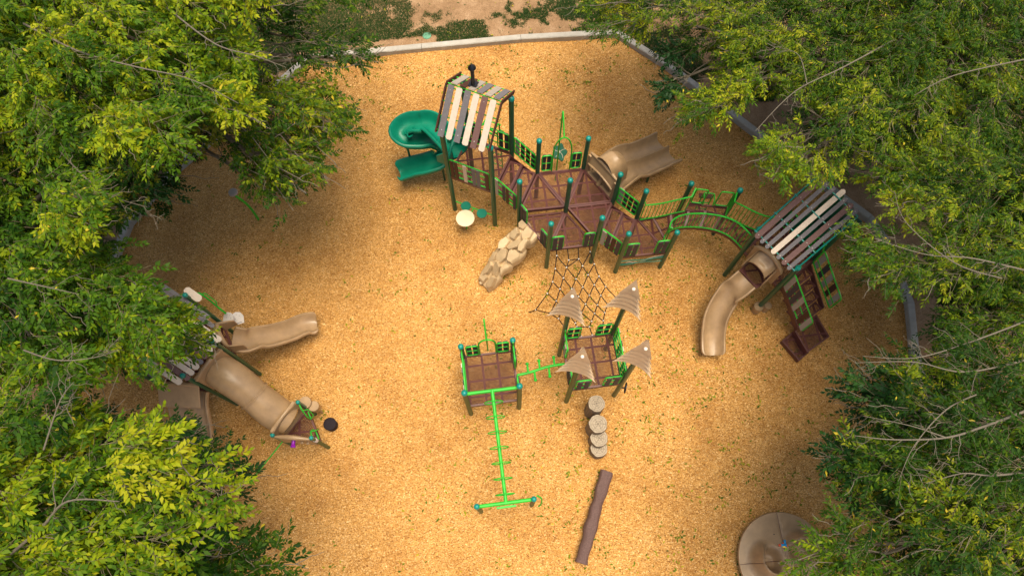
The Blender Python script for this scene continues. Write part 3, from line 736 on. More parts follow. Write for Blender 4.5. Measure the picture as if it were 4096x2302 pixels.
# --- double slide on the hexagon
u23 = (P3 - P2) / np.linalg.norm(P3 - P2); n23 = np.array([-u23[1], u23[0]])
def double_hood():
    c = (P2 + P3) / 2; h = .95; z = ZU; b = MB(); q = lambda s_, o_, zz_: Vector(xyz(c + u23 * s_ + n23 * o_, z + zz_))
    H_ = a / 2 - .07
    def arch(s_): return h * (.78 + .10 * math.cos(s_ / H_ * 1.57))
    # header panel with a curved lower edge, two openings below, divider between
    S_ = np.linspace(-H_, H_, 17)
    G0 = [q(s_, .0, .40 + .12 * math.cos(s_ / H_ * 1.57) if abs(s_) < H_ * .97 else -.12) for s_ in S_]; G1 = [q(s_, .10, arch(s_)) for s_ in S_]
    b.grid([G0, G1], True); b.grid([[p + Vector((n23[0] * .06, n23[1] * .06, 0)) for p in G0], [p + Vector((n23[0] * .06, n23[1] * .06, 0)) for p in G1]])
    b.tube([p + Vector((n23[0] * .02, n23[1] * .02, .02)) for p in G1], [.03 + .03 * math.cos(s_ / H_ * 1.57) for s_ in S_], 10)
    b.tube([p for p in G0[1:-1]], .03, 8)
    for s_ in (-H_ + .04, H_ - .04): b.bar(q(s_, .04, -.12), q(s_, .08, arch(s_) * .98), .09, .1, up=(n23[0], n23[1], 0))
    b.bar(q(-H_, .03, -.06), q(H_, .03, -.06), .1, .12)
    b.tube([q(.0, -.0, .0), q(0, .08, .2), q(0, .06, .44)], [.07, .05, .045], 8)
    # bulging outer dome
    G = []
    for i in range(11):
        t = i / 10; row = []
        for j in range(13):
            th = math.pi * j / 12; rr = .40; s_ = -math.cos(th) * rr; up = math.sin(th) ** .6
            row.append(q(s_ * (1 - .12 * t), .08 + .60 * t, .14 + .98 * up * (1 - .25 * max(0, t - .6) / .4) - .06 * math.exp(-((s_ / .17) ** 4 + ((t - .35) / .25) ** 4)) * (j not in (0, 12))))
        G.append(row)
    b.grid(G); b.grid([[p - Vector((0, 0, .03)) for p in row] for row in G], True)
    G3 = [G[-1], [q((j / 12 * 2 - 1) * .3, .52, .15) for j in range(13)]]; b.grid(G3)
    return b.build('slide_hood', 'tan_plastic', S1, sharp=45)
double_hood()
c23 = (P2 + P3) / 2
chute(S1, [xyz(c23 + n23 * .06, ZU - .04), xyz(c23 + n23 * .35, ZU - .08), A2(965, 512, 1.20), A2(1060, 490, .95), A2(1160, 450, .68), A2(1235, 415, .48), A2(1285, 390, .40)], 1.06, .20, double=True,
      label='wide double tan slide with a raised middle ridge', widths=None)
b = MB(); lp = A2(1120, 470, .8)
for s_ in (-.3, .3): MB().tube([(lp[0] + u23[0] * s_, lp[1] + u23[1] * s_, .62), (lp[0] + u23[0] * s_, lp[1] + u23[1] * s_, -.05)], .035, 10).build('slide_leg', 'post_paint', S1)

# --- dark green spiral slide
sp_pts = [xyz((HL + GL) / 2 + ang(156.5) * .02, ZH - .05), A1(500, 610, 1.82), A1(395, 600, 1.74), A1(290, 590, 1.66)]
c_ = np.array(A1(300, 672, 1.5)[:2]); 
sp = spline([xyz(lerp(HL, GL, .52), 1.92), A1(450, 605, 1.84), A1(350, 592, 1.76), A1(265, 602, 1.68), A1(215, 650, 1.58), A1(250, 700, 1.48), A1(340, 712, 1.38), A1(430, 706, 1.27), A1(510, 735, 1.12), A1(545, 805, .98), A1(495, 872, .84), A1(410, 905, .72), A1(325, 925, .58), A1(245, 948, .46), A1(195, 965, .40)], 7)
m_ = len(sp)
bk = [0.0] * m_
chute(S1, sp, .52, .26, name='spiral_slide', mat='green_plastic', raw=True, label='dark green curving spiral slide', banks=bk, lip=.042)
b = MB()
for x, y, z in ((245, 735, 1.35), (520, 900, .75)):
    p = A1(x, y, z); MB().tube([(p[0], p[1], z), (p[0], p[1], -.05)], .034, 10).build('slide_leg', 'post_paint', S1)
# green entrance hood of the spiral slide
def spiral_hood():
    u = (GL - HL) / a; n = np.array([-u[1], u[0]]); c = (HL + GL) / 2; b = MB(); q = lambda s_, o_, z: Vector(xyz(c + u * s_ + n * o_, z))
    for sg in (-1, 1):
        b.slab([q(sg * .56, 0, ZH - .1), q(sg * .3, 0, ZH - .1), q(sg * .30, 0, ZH + .8), q(sg * .5, 0, ZH + .7)], (n[0], n[1], 0), .05)
        b.slab([q(sg * .3, 0, ZH - .05), q(sg * .3, .5, ZH - .1), q(sg * .3, .5, ZH + .2), q(sg * .3, .0, ZH + .75)], (u[0] * sg, u[1] * sg, 0), .04)
    b.tube([q(-.55, .02, ZH + .6), q(-.3, .02, ZH + .84), q(0, .02, ZH + .92), q(.3, .02, ZH + .84), q(.55, .02, ZH + .6)], .05, 10)
    return b.build('slide_hood', 'green_plastic', S1)
spiral_hood()
# drum table under the house deck
b = MB(); t0, t1 = lerp(HL, HR, .06), lerp(HL, HR, .94)
b.tube([xyz(t0, .52), xyz(t1, .52)], .02, 8); pc = A1(697, 1297, .72); b.tube([(pc[0], pc[1], .05), (pc[0], pc[1], .7)], .025, 8); b.tube([(pc[0], pc[1], .52), xyz(lerp(HL, HR, .5), .52)], .02, 8)
b.build('table_frame', 'lime_paint', S1)
for (x, y, z, r_, mt) in ((697, 1297, .72, .262, 'cream_panel'), (702, 1203, .6, .145, 'green_plastic'), (825, 1260, .6, .148, 'green_plastic')):
    p = A1(x, y, z); o = MB().lathe((p[0], p[1], z - .03), [(r_ * .98, 0), (r_, .006), (r_, .026), (r_ * .985, .032)], 40).build('table_top' if r_ > .2 else 'round_seat', mt, S1)
    if r_ > .2:
        y_ = MB()
        for th in (.8, 2.4, 4.0, 5.5): y_.lathe((p[0] + .19 * math.cos(th), p[1] + .19 * math.sin(th), z), [(.012, 0), (.012, .006)], 8)
        y_.build('bolt', 'clamp_metal', o)
# leaf-shaped step and vine rods at the arch pole
lc = np.array(A2(462, 410, .9)[:2]); b = MB(); pts = []
for k in range(40):
    th = 2 * math.pi * k / 40; r_ = .2 * (1 + .16 * math.cos(5 * th)); pts.append((lc[0] + r_ * math.cos(th) * .95, lc[1] + .04 + r_ * math.sin(th) * 1.35))
b.prism(pts, .86, .9); o = b.build('leaf_step', 'post_paint', S1)
b = MB()
for th in (.4, 1.6, 2.7, 3.9, 5.2): b.tube(spline([(lc[0], lc[1] + .04, .905), (lc[0] + .1 * math.cos(th + .2), lc[1] + .04 + .12 * math.sin(th + .2), .907), (lc[0] + .18 * math.cos(th), lc[1] + .04 + .24 * math.sin(th), .903)], 5), .006, 6)
b.build('leaf_vein', 'tan_board', o)
# climbing loops behind the house deck
b = MB(); cg = lerp(GR, GL, .52); ug = ang(156.5); ng = ang(66.5)
for s_ in (-.18, .18): b.tube(rounded([xyz(cg + ug * s_, ZH + .8), xyz(cg + ug * s_ + ng * .3, ZH + .75), xyz(cg + ug * s_ + ng * .45, -.02)], .15), .02, 8)
for z in np.arange(.3, 2.4, .3): b.tube([xyz(cg + ug * -.18 + ng * .42, z), xyz(cg + ug * .18 + ng * .42, z)], .018, 8)
for t in (0, 1): b.tube(spline([xyz(cg + ug * (.18 - t * .5) + ng * .3, ZH + .3), xyz(cg + ug * (.4 - t * .5) + ng * .5, ZH + .1), xyz(cg + ug * (.2 - t * .5) + ng * .6, ZH - .2), xyz(cg + ug * (-.05 - t * .5) + ng * .45, ZH - .1)], 6, True), .018, 8, closed=True)
b.build('loop_climber', 'lime_paint', S1)

# --- rock climber (moulded ramp with boulders)
def rock_climber():
    top0, top1 = np.array(at(650 / 2.897 + 1880, 515 / 2.897 + 700, 1.15)[:2]), np.array(at(805 / 2.897 + 1880, 690 / 2.897 + 700, 1.15)[:2])
    bot0, bot1 = np.array(at(85 / 2.897 + 1880, 1180 / 2.897 + 700, .06)[:2]), np.array(at(228 / 2.897 + 1880, 1352 / 2.897 + 700, .06)[:2])
    nu, nv = 150, 84; rng = np.random.default_rng(5)
    U, V = np.meshgrid(np.linspace(0, 1, nu), np.linspace(0, 1, nv), indexing='ij')
    wid = 1 + .30 * np.exp(-((U - .42) / .26) ** 2) + .05 * np.sin(U * 23) + .04 * np.sin(U * 41 + 2)
    wl = wid + .05 * np.sin(U * 17 + 1); vv = .5 + (V - .5) * wl
    T0 = top0[None, None] * (1 - U[..., None]) + bot0[None, None] * U[..., None]; T1 = top1[None, None] * (1 - U[..., None]) + bot1[None, None] * U[..., None]
    XY = T0 + (T1 - T0) * vv[..., None]
    # profile: convex, lip at top
    Z = 1.13 * (1 - U ** 1.25) * (1 - .0 * U) + .16 * np.sin(np.pi * U) + .05
    Ls = 2.0
    H = np.zeros_like(U)
    cen = [(.11, .62, .21, .13, .25), (.08, .16, .12, .12, .1), (.26, .16, .15, .13, .9), (.27, .90, .17, .11, .2), (.36, .55, .20, .11, -.6), (.45, .12, .16, .13, .5), (.47, .90, .15, .15, 0),
           (.58, .42, .17, .15, -.3), (.66, .98, .13, .12, .2), (.68, .10, .14, .11, .3), (.75, .62, .16, .12, .6), (.83, .25, .17, .11, -.2), (.90, .82, .15, .11, .2), (.94, .35, .12, .10, 0), (.46, .70, .07, .06, .4), (.72, .36, .06, .09, .6)]
    for (cu, cv, ru, rv, an) in cen:
        du = (U - cu) * Ls; dv = (vv - cv) * .75
        x = du * math.cos(an) + dv * math.sin(an); y = -du * math.sin(an) + dv * math.cos(an)
        ru, rv = ru * 1.42, rv * 1.42; ang_ = np.arctan2(y / rv, x / ru); ph = rng.uniform(0, 6.28); ns = rng.integers(5, 7)
        poly_r = math.cos(math.pi / ns) / np.cos(((ang_ + ph) % (2 * math.pi / ns)) - math.pi / ns)
        d_ = np.sqrt((x / ru) ** 2 + (y / rv) ** 2) / (poly_r * 1.06)
        side = np.clip((1 - d_) / .20, 0, 1); side = side * side * (3 - 2 * side)
        h = side * (.12 + rng.uniform(0, .07) + rng.uniform(-.45, .45) * x + rng.uniform(-.45, .45) * y)
        H = np.maximum(H, h)
    edge = np.clip(np.minimum(V, 1 - V) / .07, 0, 1)
    Zt = (Z + H) * 1.0
    Zt = Zt - (1 - edge ** .5) * .12
    Zt[:6] = np.maximum(1.15 - U[:6] * .3, 0); Zt[-5:] = np.minimum(Zt[-5:], .1)
    n_dn = np.array([0, 0])
    # shift bumps outwards along slope normal slightly
    dirv = (bot0 + bot1 - top0 - top1) / 2; dirv = dirv / np.linalg.norm(dirv)
    X = XY + dirv[None, None] * (H * .45)[..., None]
    X += np.stack([np.sin(U * 31 + V * 9) * .006, np.cos(U * 27) * .006], -1)
    top = np.concatenate([X, Zt[..., None]], -1); b = MB(); b.grid([list(map(tuple, r_)) for r_ in top], True)
    lowz = np.maximum(Zt - .22, -.02); low = np.concatenate([X, lowz[..., None]], -1); b.grid([list(map(tuple, r_)) for r_ in low])
    b.grid([list(map(tuple, top[:, 0])), list(map(tuple, low[:, 0]))]); b.grid([list(map(tuple, top[:, -1])), list(map(tuple, low[:, -1]))], True)
    b.grid([list(map(tuple, top[0])), list(map(tuple, low[0]))], True); b.grid([list(map(tuple, top[-1])), list(map(tuple, low[-1]))])
    o = b.build('rock_climber', 'rock_plastic', S1, sharp=60, label='tan moulded boulder ramp')
rock_climber()

# ================================================================== STRUCTURE TWO: tree tower, square deck, overhead ring ladder
B3, B2 = np.array((-1.124, 3.385)), np.array((.148, 3.53)); B0, B1 = B3 + a * ang(96.5), B2 + a * ang(96.5)
T1_, T2_ = np.array((1.405, 3.68)), np.array((2.68, 3.825)); T0_, T3_ = T1_ + a * ang(96.5), T2_ + a * ang(96.5)
M0, M1 = np.array(at(1906.8, 2024.1, 2.12)[:2]), np.array(at(2135.8, 1994, 2.12)[:2])
ZB, ZS = 1.0, 1.42
S2 = root('play_structure', 'smaller play structure with four tan tree toppers and a lime overhead ring ladder', 'play structure', (.6, 3.9, 0))
for p in (B0, B1): post(S2, p, 1.93)
for p in (B2, B3): post(S2, p, 2.53, mat='weathered_post')
for p in (M0, M1): post(S2, p, 2.12, .055, mat='weathered_post')
for p in (T0_, T1_, T2_, T3_): post(S2, p, 3.6, .062, cap=False, mat='weathered_post' if p is T1_ else 'post_paint')
deck(S2, [B3, B2, B1, B0], ZB); deck(S2, [T1_, T2_, T3_, T0_], ZS)
arch_post_handle(S2, B0, B1, ZB, h_side=.8, pole_top=1.75, arch_top=1.22, out=.38)
uu, vv = ang(6.5), ang(96.5)
guard(S2, B3 + vv * .1, B0 - vv * .1, ZB, ZB, h=.82, boards='CSC.GT.C', side=-.045, mids=(.5,), hook='Q')
guard(S2, B1 - vv * .1, B2 + vv * .78, ZB, ZB, h=.82, boards='CC', side=-.045, mids=(.5,), hook='P')
guard(S2, B2 + vv * .42, B2 + vv * .1, ZB, ZB, h=.82, boards='CS', side=-.045, mids=(.28, .72))
guard(S2, T1_ + uu * .1, T1_ + uu * .45, ZS, ZS, h=.8, boards='CC', mids=(.5,)); guard(S2, T2_ - uu * .5, T2_ - uu * .1, ZS, ZS, h=.8, boards='CC', mids=(.5,))
guard(S2, T0_ + uu * .1, T0_ + uu * .42, ZS, ZS, h=.8, boards='CC', side=-.045, mids=(.5,)); guard(S2, T3_ - uu * .45, T3_ - uu * .08, ZS, ZS, h=.8, boards='CC', side=-.045, mids=(.5,))
guard(S2, T2_ + vv * .1, T3_ - vv * .1, ZS, ZS, h=.82, boards='CG.TC.S', side=.025, mids=(.35, .7), hook='P')
guard(S2, T0_ - vv * .1, T0_ - vv * .52, ZS, ZS, h=.82, boards='CS', side=.025, mids=(.5,), hook='P'); guard(S2, T1_ + vv * .40, T1_ + vv * .1, ZS, ZS, h=.82, boards='CC', side=.025, mids=(.28, .72))
# overhead ring ladder
b = MB(); zb = 2.42
zm = 2.04; b.tube([xyz(lerp(B3, B2, .03), zb - .02), xyz(lerp(B3, B2, .97), zb - .02)], .042, 12); b.build('cross_beam', 'lime_paint', S2)
MB().tube([xyz(lerp(M0, M1, .03), zm), xyz(lerp(M0, M1, .97), zm)], .042, 12).build('cross_beam', 'lime_paint', S2)
s0, e0 = lerp(B3, B2, .5), np.array(at(2024, 2010, zm)[:2])
MB().tube([xyz(s0, zb), xyz(e0, zm)], .042, 12).build('overhead_beam', 'lime_paint', S2)
for k in range(7):
    t = .105 + k * .1365; c_ = lerp(s0, e0, t); zk = zb + (zm - zb) * t; b = MB(); pts = []
    for j in range(24):
        th = 2 * math.pi * j / 24; pts.append((c_[0] + .215 * math.cos(th), c_[1] + .02 * math.cos(th), zk - .06 + .19 * math.sin(th)))
    b.tube(pts, .013, 8, closed=True); b.tube([xyz(c_, zk - .03), xyz(c_, zk - .13)], .013, 8); b.build('ring_handle', 'lime_paint', S2)
b = MB(); k0, k1 = A6(360, 1266, .75), A6(480, 1250, .75); b.bar(k0, k1, .05, .04); b.build('foot_bar', 'lime_paint', S2)
b = MB(); b.tube(spline([A6(607, 1190, 1.5), A6(632, 1205, 1.3), A6(634, 1235, .9), A6(618, 1255, .7)], 6), .02, 8); b.build('grab_loop', 'lime_paint', S2)
# pegged balance beam
pb = [A6(487, 456, 1.1), A6(560, 440, 1.12), A6(660, 408, 1.16), A6(735, 393, 1.2), A6(790, 388, 1.25)]
b = MB(); b.tube(spline(pb, 6), .036, 10); b.tube([pb[0], xyz(B2 + vv * .3, 1.35)], .022, 8); bmo = b.build('balance_beam', 'lime_paint', S2)
for (x0, y0, x1, y1) in ((552, 437, 547, 388), (623, 415, 618, 368), (713, 395, 708, 347), (590, 432, 597, 485), (677, 402, 685, 463)):
    p, q = Vector(A6(x0, y0, 1.14)), Vector(A6(x1, y1, 1.16)); b = MB(); b.tube([p, q], .027, 8)
    b.lathe((q.x, q.y, q.z), [(.01, -.045)] + [(.045 * math.cos(t), .045 * math.sin(t)) for t in np.linspace(-1.3, 1.3, 7)] + [(.01, .045)], 12); b.build('peg', 'lime_paint', bmo)
# steering wheel-like black ring on side
p = A7(970, 1205, .8); b = MB(); pts = [(p[0] + .03 * math.cos(t), p[1] + .13 * math.cos(t), .8 + .14 * math.sin(t)) for t in np.linspace(0, 2 * math.pi, 20, endpoint=False)]
b.tube(pts, .016, 8, closed=True)
for t in (0, 2.1, 4.2): b.tube([(p[0], p[1], .8), (p[0] + .03 * math.cos(t), p[1] + .13 * math.cos(t), .8 + .14 * math.sin(t))], .012, 6)
b.tube([(p[0], p[1], .8), (p[0] - .2, p[1], .8)], .02, 8); b.build('steering_wheel', 'black_plastic', S2)
# tree toppers
def topper(xy, rot):
    b = MB(); nk = 60; tips = [R(-40 + rot), R(75 + rot), R(184 + rot)]
    def ring(z, Rr, cc):
        out = []
        for q in range(3):
            t0, t1 = tips[q], tips[(q + 1) % 3]; p0 = np.array([math.cos(t0), math.sin(t0)]) * Rr; p1 = np.array([math.cos(t1), math.sin(t1)]) * Rr
            for k in range(nk // 3):
                f = k / (nk // 3); e = 4 * f * (1 - f); p = (p0 * (1 - f) + p1 * f) * (1 - cc * e ** .6) ; out.append((xy[0] + p[0], xy[1] + p[1], z - (1 - e) ** 2 * .2 * Rr / .42))
        return out
    tiers = []; base, top = 3.50, 5.10; H_ = top - base
    for i in range(5):
        zb_ = base + .12 + H_ * .125 * i; Rb = .50 - .058 * i; Rt = Rb * .50; zt = zb_ + H_ * .10
        tiers += [ring(zb_ + .07, Rb * .5, .1), ring(zb_, Rb, .30), ring(zb_ + .035, Rb * .99, .30)]
        if i < 4: tiers.append(ring(zt + .02, Rt, .12))
    for t in (.25, .5, .75, .93): tiers.append(ring(zb_ + .045 + (top - zb_ - .045) * t, Rb * (1 - t), .24 - .1 * t))
    tiers.append(ring(top, .012, .1))
    tiers = [ring(base, .12, .1)] + tiers
    b.grid([r_ + [r_[0]] for r_ in tiers]); b.f.append(tuple(range(nk))); b.m.append(0)
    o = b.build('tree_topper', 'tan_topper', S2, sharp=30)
    px = xy[0] - .02; py = xy[1] - .09
    MB().lathe((px, py, 4.80), [(.01, -.04)] + [(.04 * math.cos(t), .04 * math.sin(t)) for t in np.linspace(-1.2, 1.2, 7)] + [(.01, .04)], 14).build('bolt_cap', 'bolt_white', o)
for p, r_ in ((T0_, 0), (T1_, 2), (T2_, -8), (T3_, -4)): topper(p, r_)

# ================================================================== rope net
net = root('climbing_net', 'black rope climbing net sagging between the hexagon deck and the tree tower', 'climbing net', (1.4, 6.3, 0))
nd = {}
def nn(k, x, y, z, f=A7): nd[k] = f(x, y, z)
nn('a0', 437, 1145, 1.12, A2); nn('a1', 520, 1130, 1.12, A2); nn('a2', 604, 1120, 1.12, A2); nn('a3', 687, 1112, 1.12, A2)
nn('b0', 438, 1200, 1.0, A2); nn('b1', 532, 1235, .95, A2); nn('b2', 608, 1226, .95, A2); nn('b3', 697, 1170, 1.0, A2)
nn('c0', 292, 57, .85); nn('c1', 401, 45, .85); nn('c2', 555, 30, .85); nn('c3', 669, 12, .85)
nn('d0', 266, 184, .75); nn('d1', 371, 147, .78); nn('d2', 492, 157, .78); nn('d3', 609, 117, .78); nn('d4', 714, 131, .75)
nn('e0', 216, 297, .6); nn('e1', 338, 253, .75); nn('e2', 451, 252, .78); nn('e3', 557, 236, .78); nn('e4', 669, 214, .78); nn('e5', 778, 231, .7)
nn('f0', 103, 454, .25); nn('f1', 302, 369, .72); nn('f2', 405, 345, .8); nn('f3', 517, 328, .83); nn('f4', 621, 317, .83); nn('f5', 731, 316, .78); nn('f6', 888, 345, .5)
nn('z0', 35, 478, .0); nn('z1', 940, 395, .0)
nn('g0', 245, 488, .6); nn('g1', 355, 450, .85); nn('g2', 465, 415, .92); nn('g3', 584, 400, .95); nn('g4', 699, 408, .92); nn('g5', 800, 402, .85)
nn('h0', 324, 540, .9); nn('h1', 430, 505, 1.0); nn('h2', 544, 481, 1.05); nn('h3', 671, 490, 1.05); nn('h4', 769, 482, 1.0)
nn('i0', 370, 605, 1.1); nn('i1', 487, 583, 1.18); nn('i2', 642, 565, 1.2); nn('i3', 756, 560, 1.2)
nn('j0', 500, 618, 1.28); nn('j1', 622, 618, 1.28); nn('k0', 545, 712, 1.38); nn('k1', 650, 697, 1.38); nn('k2', 745, 690, 1.38); nn('k3', 420, 735, 1.38)
edges = 'a0b0 a1b1 a2b2 a3b3 b1b2 b0c0 b0c1 b1c1 b1c1 b2c2 b3c2 b3c3 c0d0 c0d1 c1d1 c1d2 c2d2 c2d3 c3d3 c3d4 d0e0 d0e1 d1e1 d1e2 d2e2 d2e3 d3e3 d3e4 d4e4 d4e5 e0f0 e0f1 e1f1 e1f2 e2f2 e2f3 e3f3 e3f4 e4f4 e4f5 e5f5 e5f6 f0z0 f6z1 f0g0 f1g0 f1g1 f2g1 f2g2 f3g2 f3g3 f4g3 f4g4 f5g4 f5g5 f6g5 g0h0 g1h0 g1h1 g2h1 g2h2 g3h2 g3h3 g4h3 g4h4 g5h4 h0i0 h1i0 h1i1 h2i1 h2i2 h3i2 h3i3 h4i3 i0k3 i1j0 i2j1 j0j1 j0k0 j1k1 i3k2 c1d1 b2c1'.split()
b = MB()
for e in sorted(set(edges)):
    p, q = Vector(nd[e[:2]]), Vector(nd[e[2:]]); m_ = (p + q) / 2 - Vector((0, 0, .02)); b.tube(spline([p, m_, q], 3), .014, 6)
b.build('rope_mesh', 'rope', net)
b = MB()
for k, p in nd.items():
    if k[0] == 'z': continue
    MB().lathe((p[0], p[1], p[2] - .016), [(.01, 0), (.022, .008), (.022, .026), (.01, .034)], 8).build('rope_clamp', 'clamp_metal', net)

# ================================================================== STRUCTURE THREE: left, tunnel and hexagonal plank roof
bb = .96
LA = np.array((-6.818, 4.515)); LB = np.array((-7.34, 3.707)); hc = LB + bb * ang(117)
hx = [hc + bb * ang(-63 + 60 * k) for k in range(6)]     # hx[0]=LB side ... counter-clockwise
SA, SB, SCc = np.array((-5.234, 3.419)), np.array((-5.751, 2.631)), np.array((-4.809, 2.55))
ZX, ZY = 1.75, .75
S3 = root('play_structure', 'play structure half under the left trees with a tan crawl tunnel and hexagonal plank roof', 'play structure', (-6.6, 4.0, 0))
for k, p in enumerate(hx): post(S3, p, 3.85 if k in (2, 3, 4) else 3.2, .048)
post(S3, SA, 1.57, .045); post(S3, SB, 1.6, .045); post(S3, SCc, 1.63, .045, mat='weathered_post')
b = MB(); b.tube([xyz(SCc, 1.16), xyz(SCc, 1.34)], .052, 14); b.build('warning_label', 'white_panel', S3)
deck(S3, hx, ZX); deck(S3, [SB, SCc, SA], ZY)
# roof
rp, rq = ang(-33), ang(57); b = MB()
def rf_(p, q): return Vector(xyz(hc + rp * p + rq * q, 3.62 - .60 * p))
for p in (-.75, -.25, .25, .82): b.tube([rf_(p, -(1.05 - abs(p) * .55)) - Vector((0, 0, .02)), rf_(p, 1.05 - abs(p) * .55) - Vector((0, 0, .02))], .018, 8)
b.build('roof_bar', 'cap_paint', S3)
cols = ['T', 'G', 'G', 'T', 'G', 'T', 'M', 'G', 'T', 'T', 'M', 'T', 'G']
qs = [1.07, .86, .755, .58, .44, .28, .12, -.03, -.17, -.33, -.47, -.63, -.8]; ws = [.17, .1, .1, .15, .1, .15, .12, .1, .14, .12, .12, .14, .12]
for q, w, ch in zip(qs, ws, cols):
    L_ = min(.95, .13 + (1.10 - abs(q)) * 1.6); x = MB(); p0, p1 = rf_(-L_ + (.0 if q < 1 else .0), q), rf_(L_, q)
    plank(x, p0, p1, w, up=(.4, -.2, 1), tip=.28); o = x.build('roof_plank', BC[ch], S3); y = MB()
    for t in (.08, .5, .92): y.lathe(p0.lerp(p1, t) + Vector((0, 0, .03)), [(.011, 0), (.011, .007)], 8)
    y.build('bolt', 'clamp_metal', o)
# tunnel
tc = spline([xyz((LA + LB) / 2 + ang(-33) * .03, ZX + .42), (-6.75, 3.93, 2.12), (-6.42, 3.70, 1.93), (-6.08, 3.42, 1.66), (-5.80, 3.20, 1.38), xyz((SA + SB) / 2 + ang(147) * .06, ZY + .42)], 7)
m_ = len(tc); o = MB(); rs = [.385 + (.03 if i in (m_ // 2,) else 0) for i in range(m_)]
rs = [.375 + .035 * math.sin(math.pi * ((i / (m_ - 1) * 2) % 1)) for i in range(m_)]; o.tube(tc, rs, 28, cap=False); o.tube(tc, [r_ - .02 for r_ in rs], 28, cap=False); tn = o.build('crawl_tunnel', 'tan_plastic', S3, label='fat tan plastic crawl tunnel sloping down to the low deck')
md = tc[int(m_ * .52)]; dr = (tc[int(m_ * .52) + 1] - tc[int(m_ * .52) - 1]).normalized(); rt = dr.to_track_quat('Z', 'Y').to_matrix().to_4x4()
MB().lathe(md, [(.38, -.03), (.41, -.025), (.41, -.006), (.403, 0), (.41, .006), (.41, .025), (.38, .03)], 32, M=rt).build('tunnel_flange', 'tan_plastic', tn)
def portal(par, A_, B_, z, h=.85, hole=.36, th=.07, bulge=.07):
    """panel with a round opening between two posts"""
    A_, B_ = np.array(A_), np.array(B_); c = (A_ + B_) / 2; u = (B_ - A_) / np.linalg.norm(B_ - A_); n = np.array([u[1], -u[0]]); L = np.linalg.norm(B_ - A_) / 2 - .05; b = MB()
    for o_, fl in ((0, 0), (th, 1)):
        Gi, Go = [], []
        for k in range(33):
            t = 2 * math.pi * k / 32; ca, sa = math.cos(t), math.sin(t); Gi.append(xyz(c + u * hole * ca + n * o_, z + .42 + hole * sa))
            m = max(abs(ca), abs(sa)); Go.append(xyz(c + u * L * ca / m + n * o_, z + .42 + .46 * sa / m + (bulge if sa > .7 else 0)))
        b.grid([Gi, Go], bool(fl))
        if o_ == 0: s0_, s1_ = Gi, Go
        else: b.grid([s0_, Gi], True); b.grid([s1_, Go])
    b.tube([xyz(c - u * L + n * th / 2, z + .86), xyz(c - u * L * .5 + n * th / 2, z + .95), xyz(c + n * th / 2, z + .97), xyz(c + u * L * .5 + n * th / 2, z + .95), xyz(c + u * L + n * th / 2, z + .86)], .05, 10)
    return b.build('tunnel_portal', 'tan_plastic', par)
portal(S3, LB, LA, ZX); portal(S3, SA, SB, ZY)
# left slide
slide_hood(S3, hx[1] + ang(117) * .1, hx[2] - ang(117) * .1, ZX, h=.62, hood=False)
chute(S3, [xyz((hx[1] + hx[2]) / 2 + ang(27) * .05, ZX - .08), A5(620, 512, 1.45), A5(700, 497, 1.22), A5(800, 480, .98), A5(900, 452, .72), A5(1000, 410, .48), A5(1075, 398, .38)], .5, .16, label='tan slide curving out from under the left trees')
# double slide going down under the leaves
ml = (hx[5] + hx[0]) / 2
b = MB()
L0, L1 = hx[5] + ang(-3) * -.02, hx[0]
nd_ = ang(-93)
chute(S3, [xyz(ml + nd_ * .03, ZX - .1), xyz(ml + nd_ * .3, 1.55), xyz(ml + nd_ * .7, 1.15), xyz(ml + nd_ * 1.15, .8), xyz(ml + nd_ * 1.6, .5), xyz(ml + nd_ * 2.0, .38)], .84, .15, double=True, label='double tan slide mostly hidden by leaves')
b.slab([xyz(L0 + nd_ * .02, ZX + .55), xyz(L1 + nd_ * .02, ZX + .55), xyz(L1 + nd_ * .5, ZX + .22), xyz(L0 + nd_ * .5, ZX + .22)], (0, 0, 1), .05)
b.tube([xyz(L0 + nd_ * .02, ZX + .6), xyz(L1 + nd_ * .02, ZX + .6)], .05, 10); b.build('slide_hood', 'tan_plastic', S3, bevel=.015)
# play wall with purple knob on the low deck
b = MB(); c = (SB + SCc) / 2; u = (SCc - SB) / np.linalg.norm(SCc - SB); nrm = np.array([u[1], -u[0]])
pts = []
for k in range(21): t = k / 20; pts.append((-.42 + .84 * t, .78 + .07 * math.sin(math.pi * t)))
poly = [xyz(c + u * s_, ZY + z) for s_, z in pts] + [xyz(c + u * .42, ZY + .05), xyz(c - u * .42, ZY + .05)]
b.slab(poly, (nrm[0], nrm[1], 0), .05); b.tube([xyz(c + u * s_ + nrm * .025, ZY + z) for s_, z in pts], [.03 + .03 * math.sin(math.pi * k / 20) for k in range(21)], 10)
b.build('play_panel', 'tan_plastic', S3)
b = MB(); kp = c + u * -.0; Mx_ = Matrix.Rotation(math.pi / 2, 4, 'X'); b.lathe(xyz(kp + nrm * .07, ZY + .66), [(.05, -.06), (.065, -.04), (.045, .0), (.045, .1), (.065, .14), (.05, .16)], 18, M=Mx_); b.build('spinner_knob', 'purple_plastic', S3)
b = MB()
for s_, z in ((.16, .5), (.28, .42)): b.lathe(xyz(c + u * s_ + nrm * .07, ZY + z), [(.01, -.04), (.04, -.02), (.045, 0), (.04, .02), (.01, .04)], 12)
b.build('play_bump', 'tan_plastic', S3)
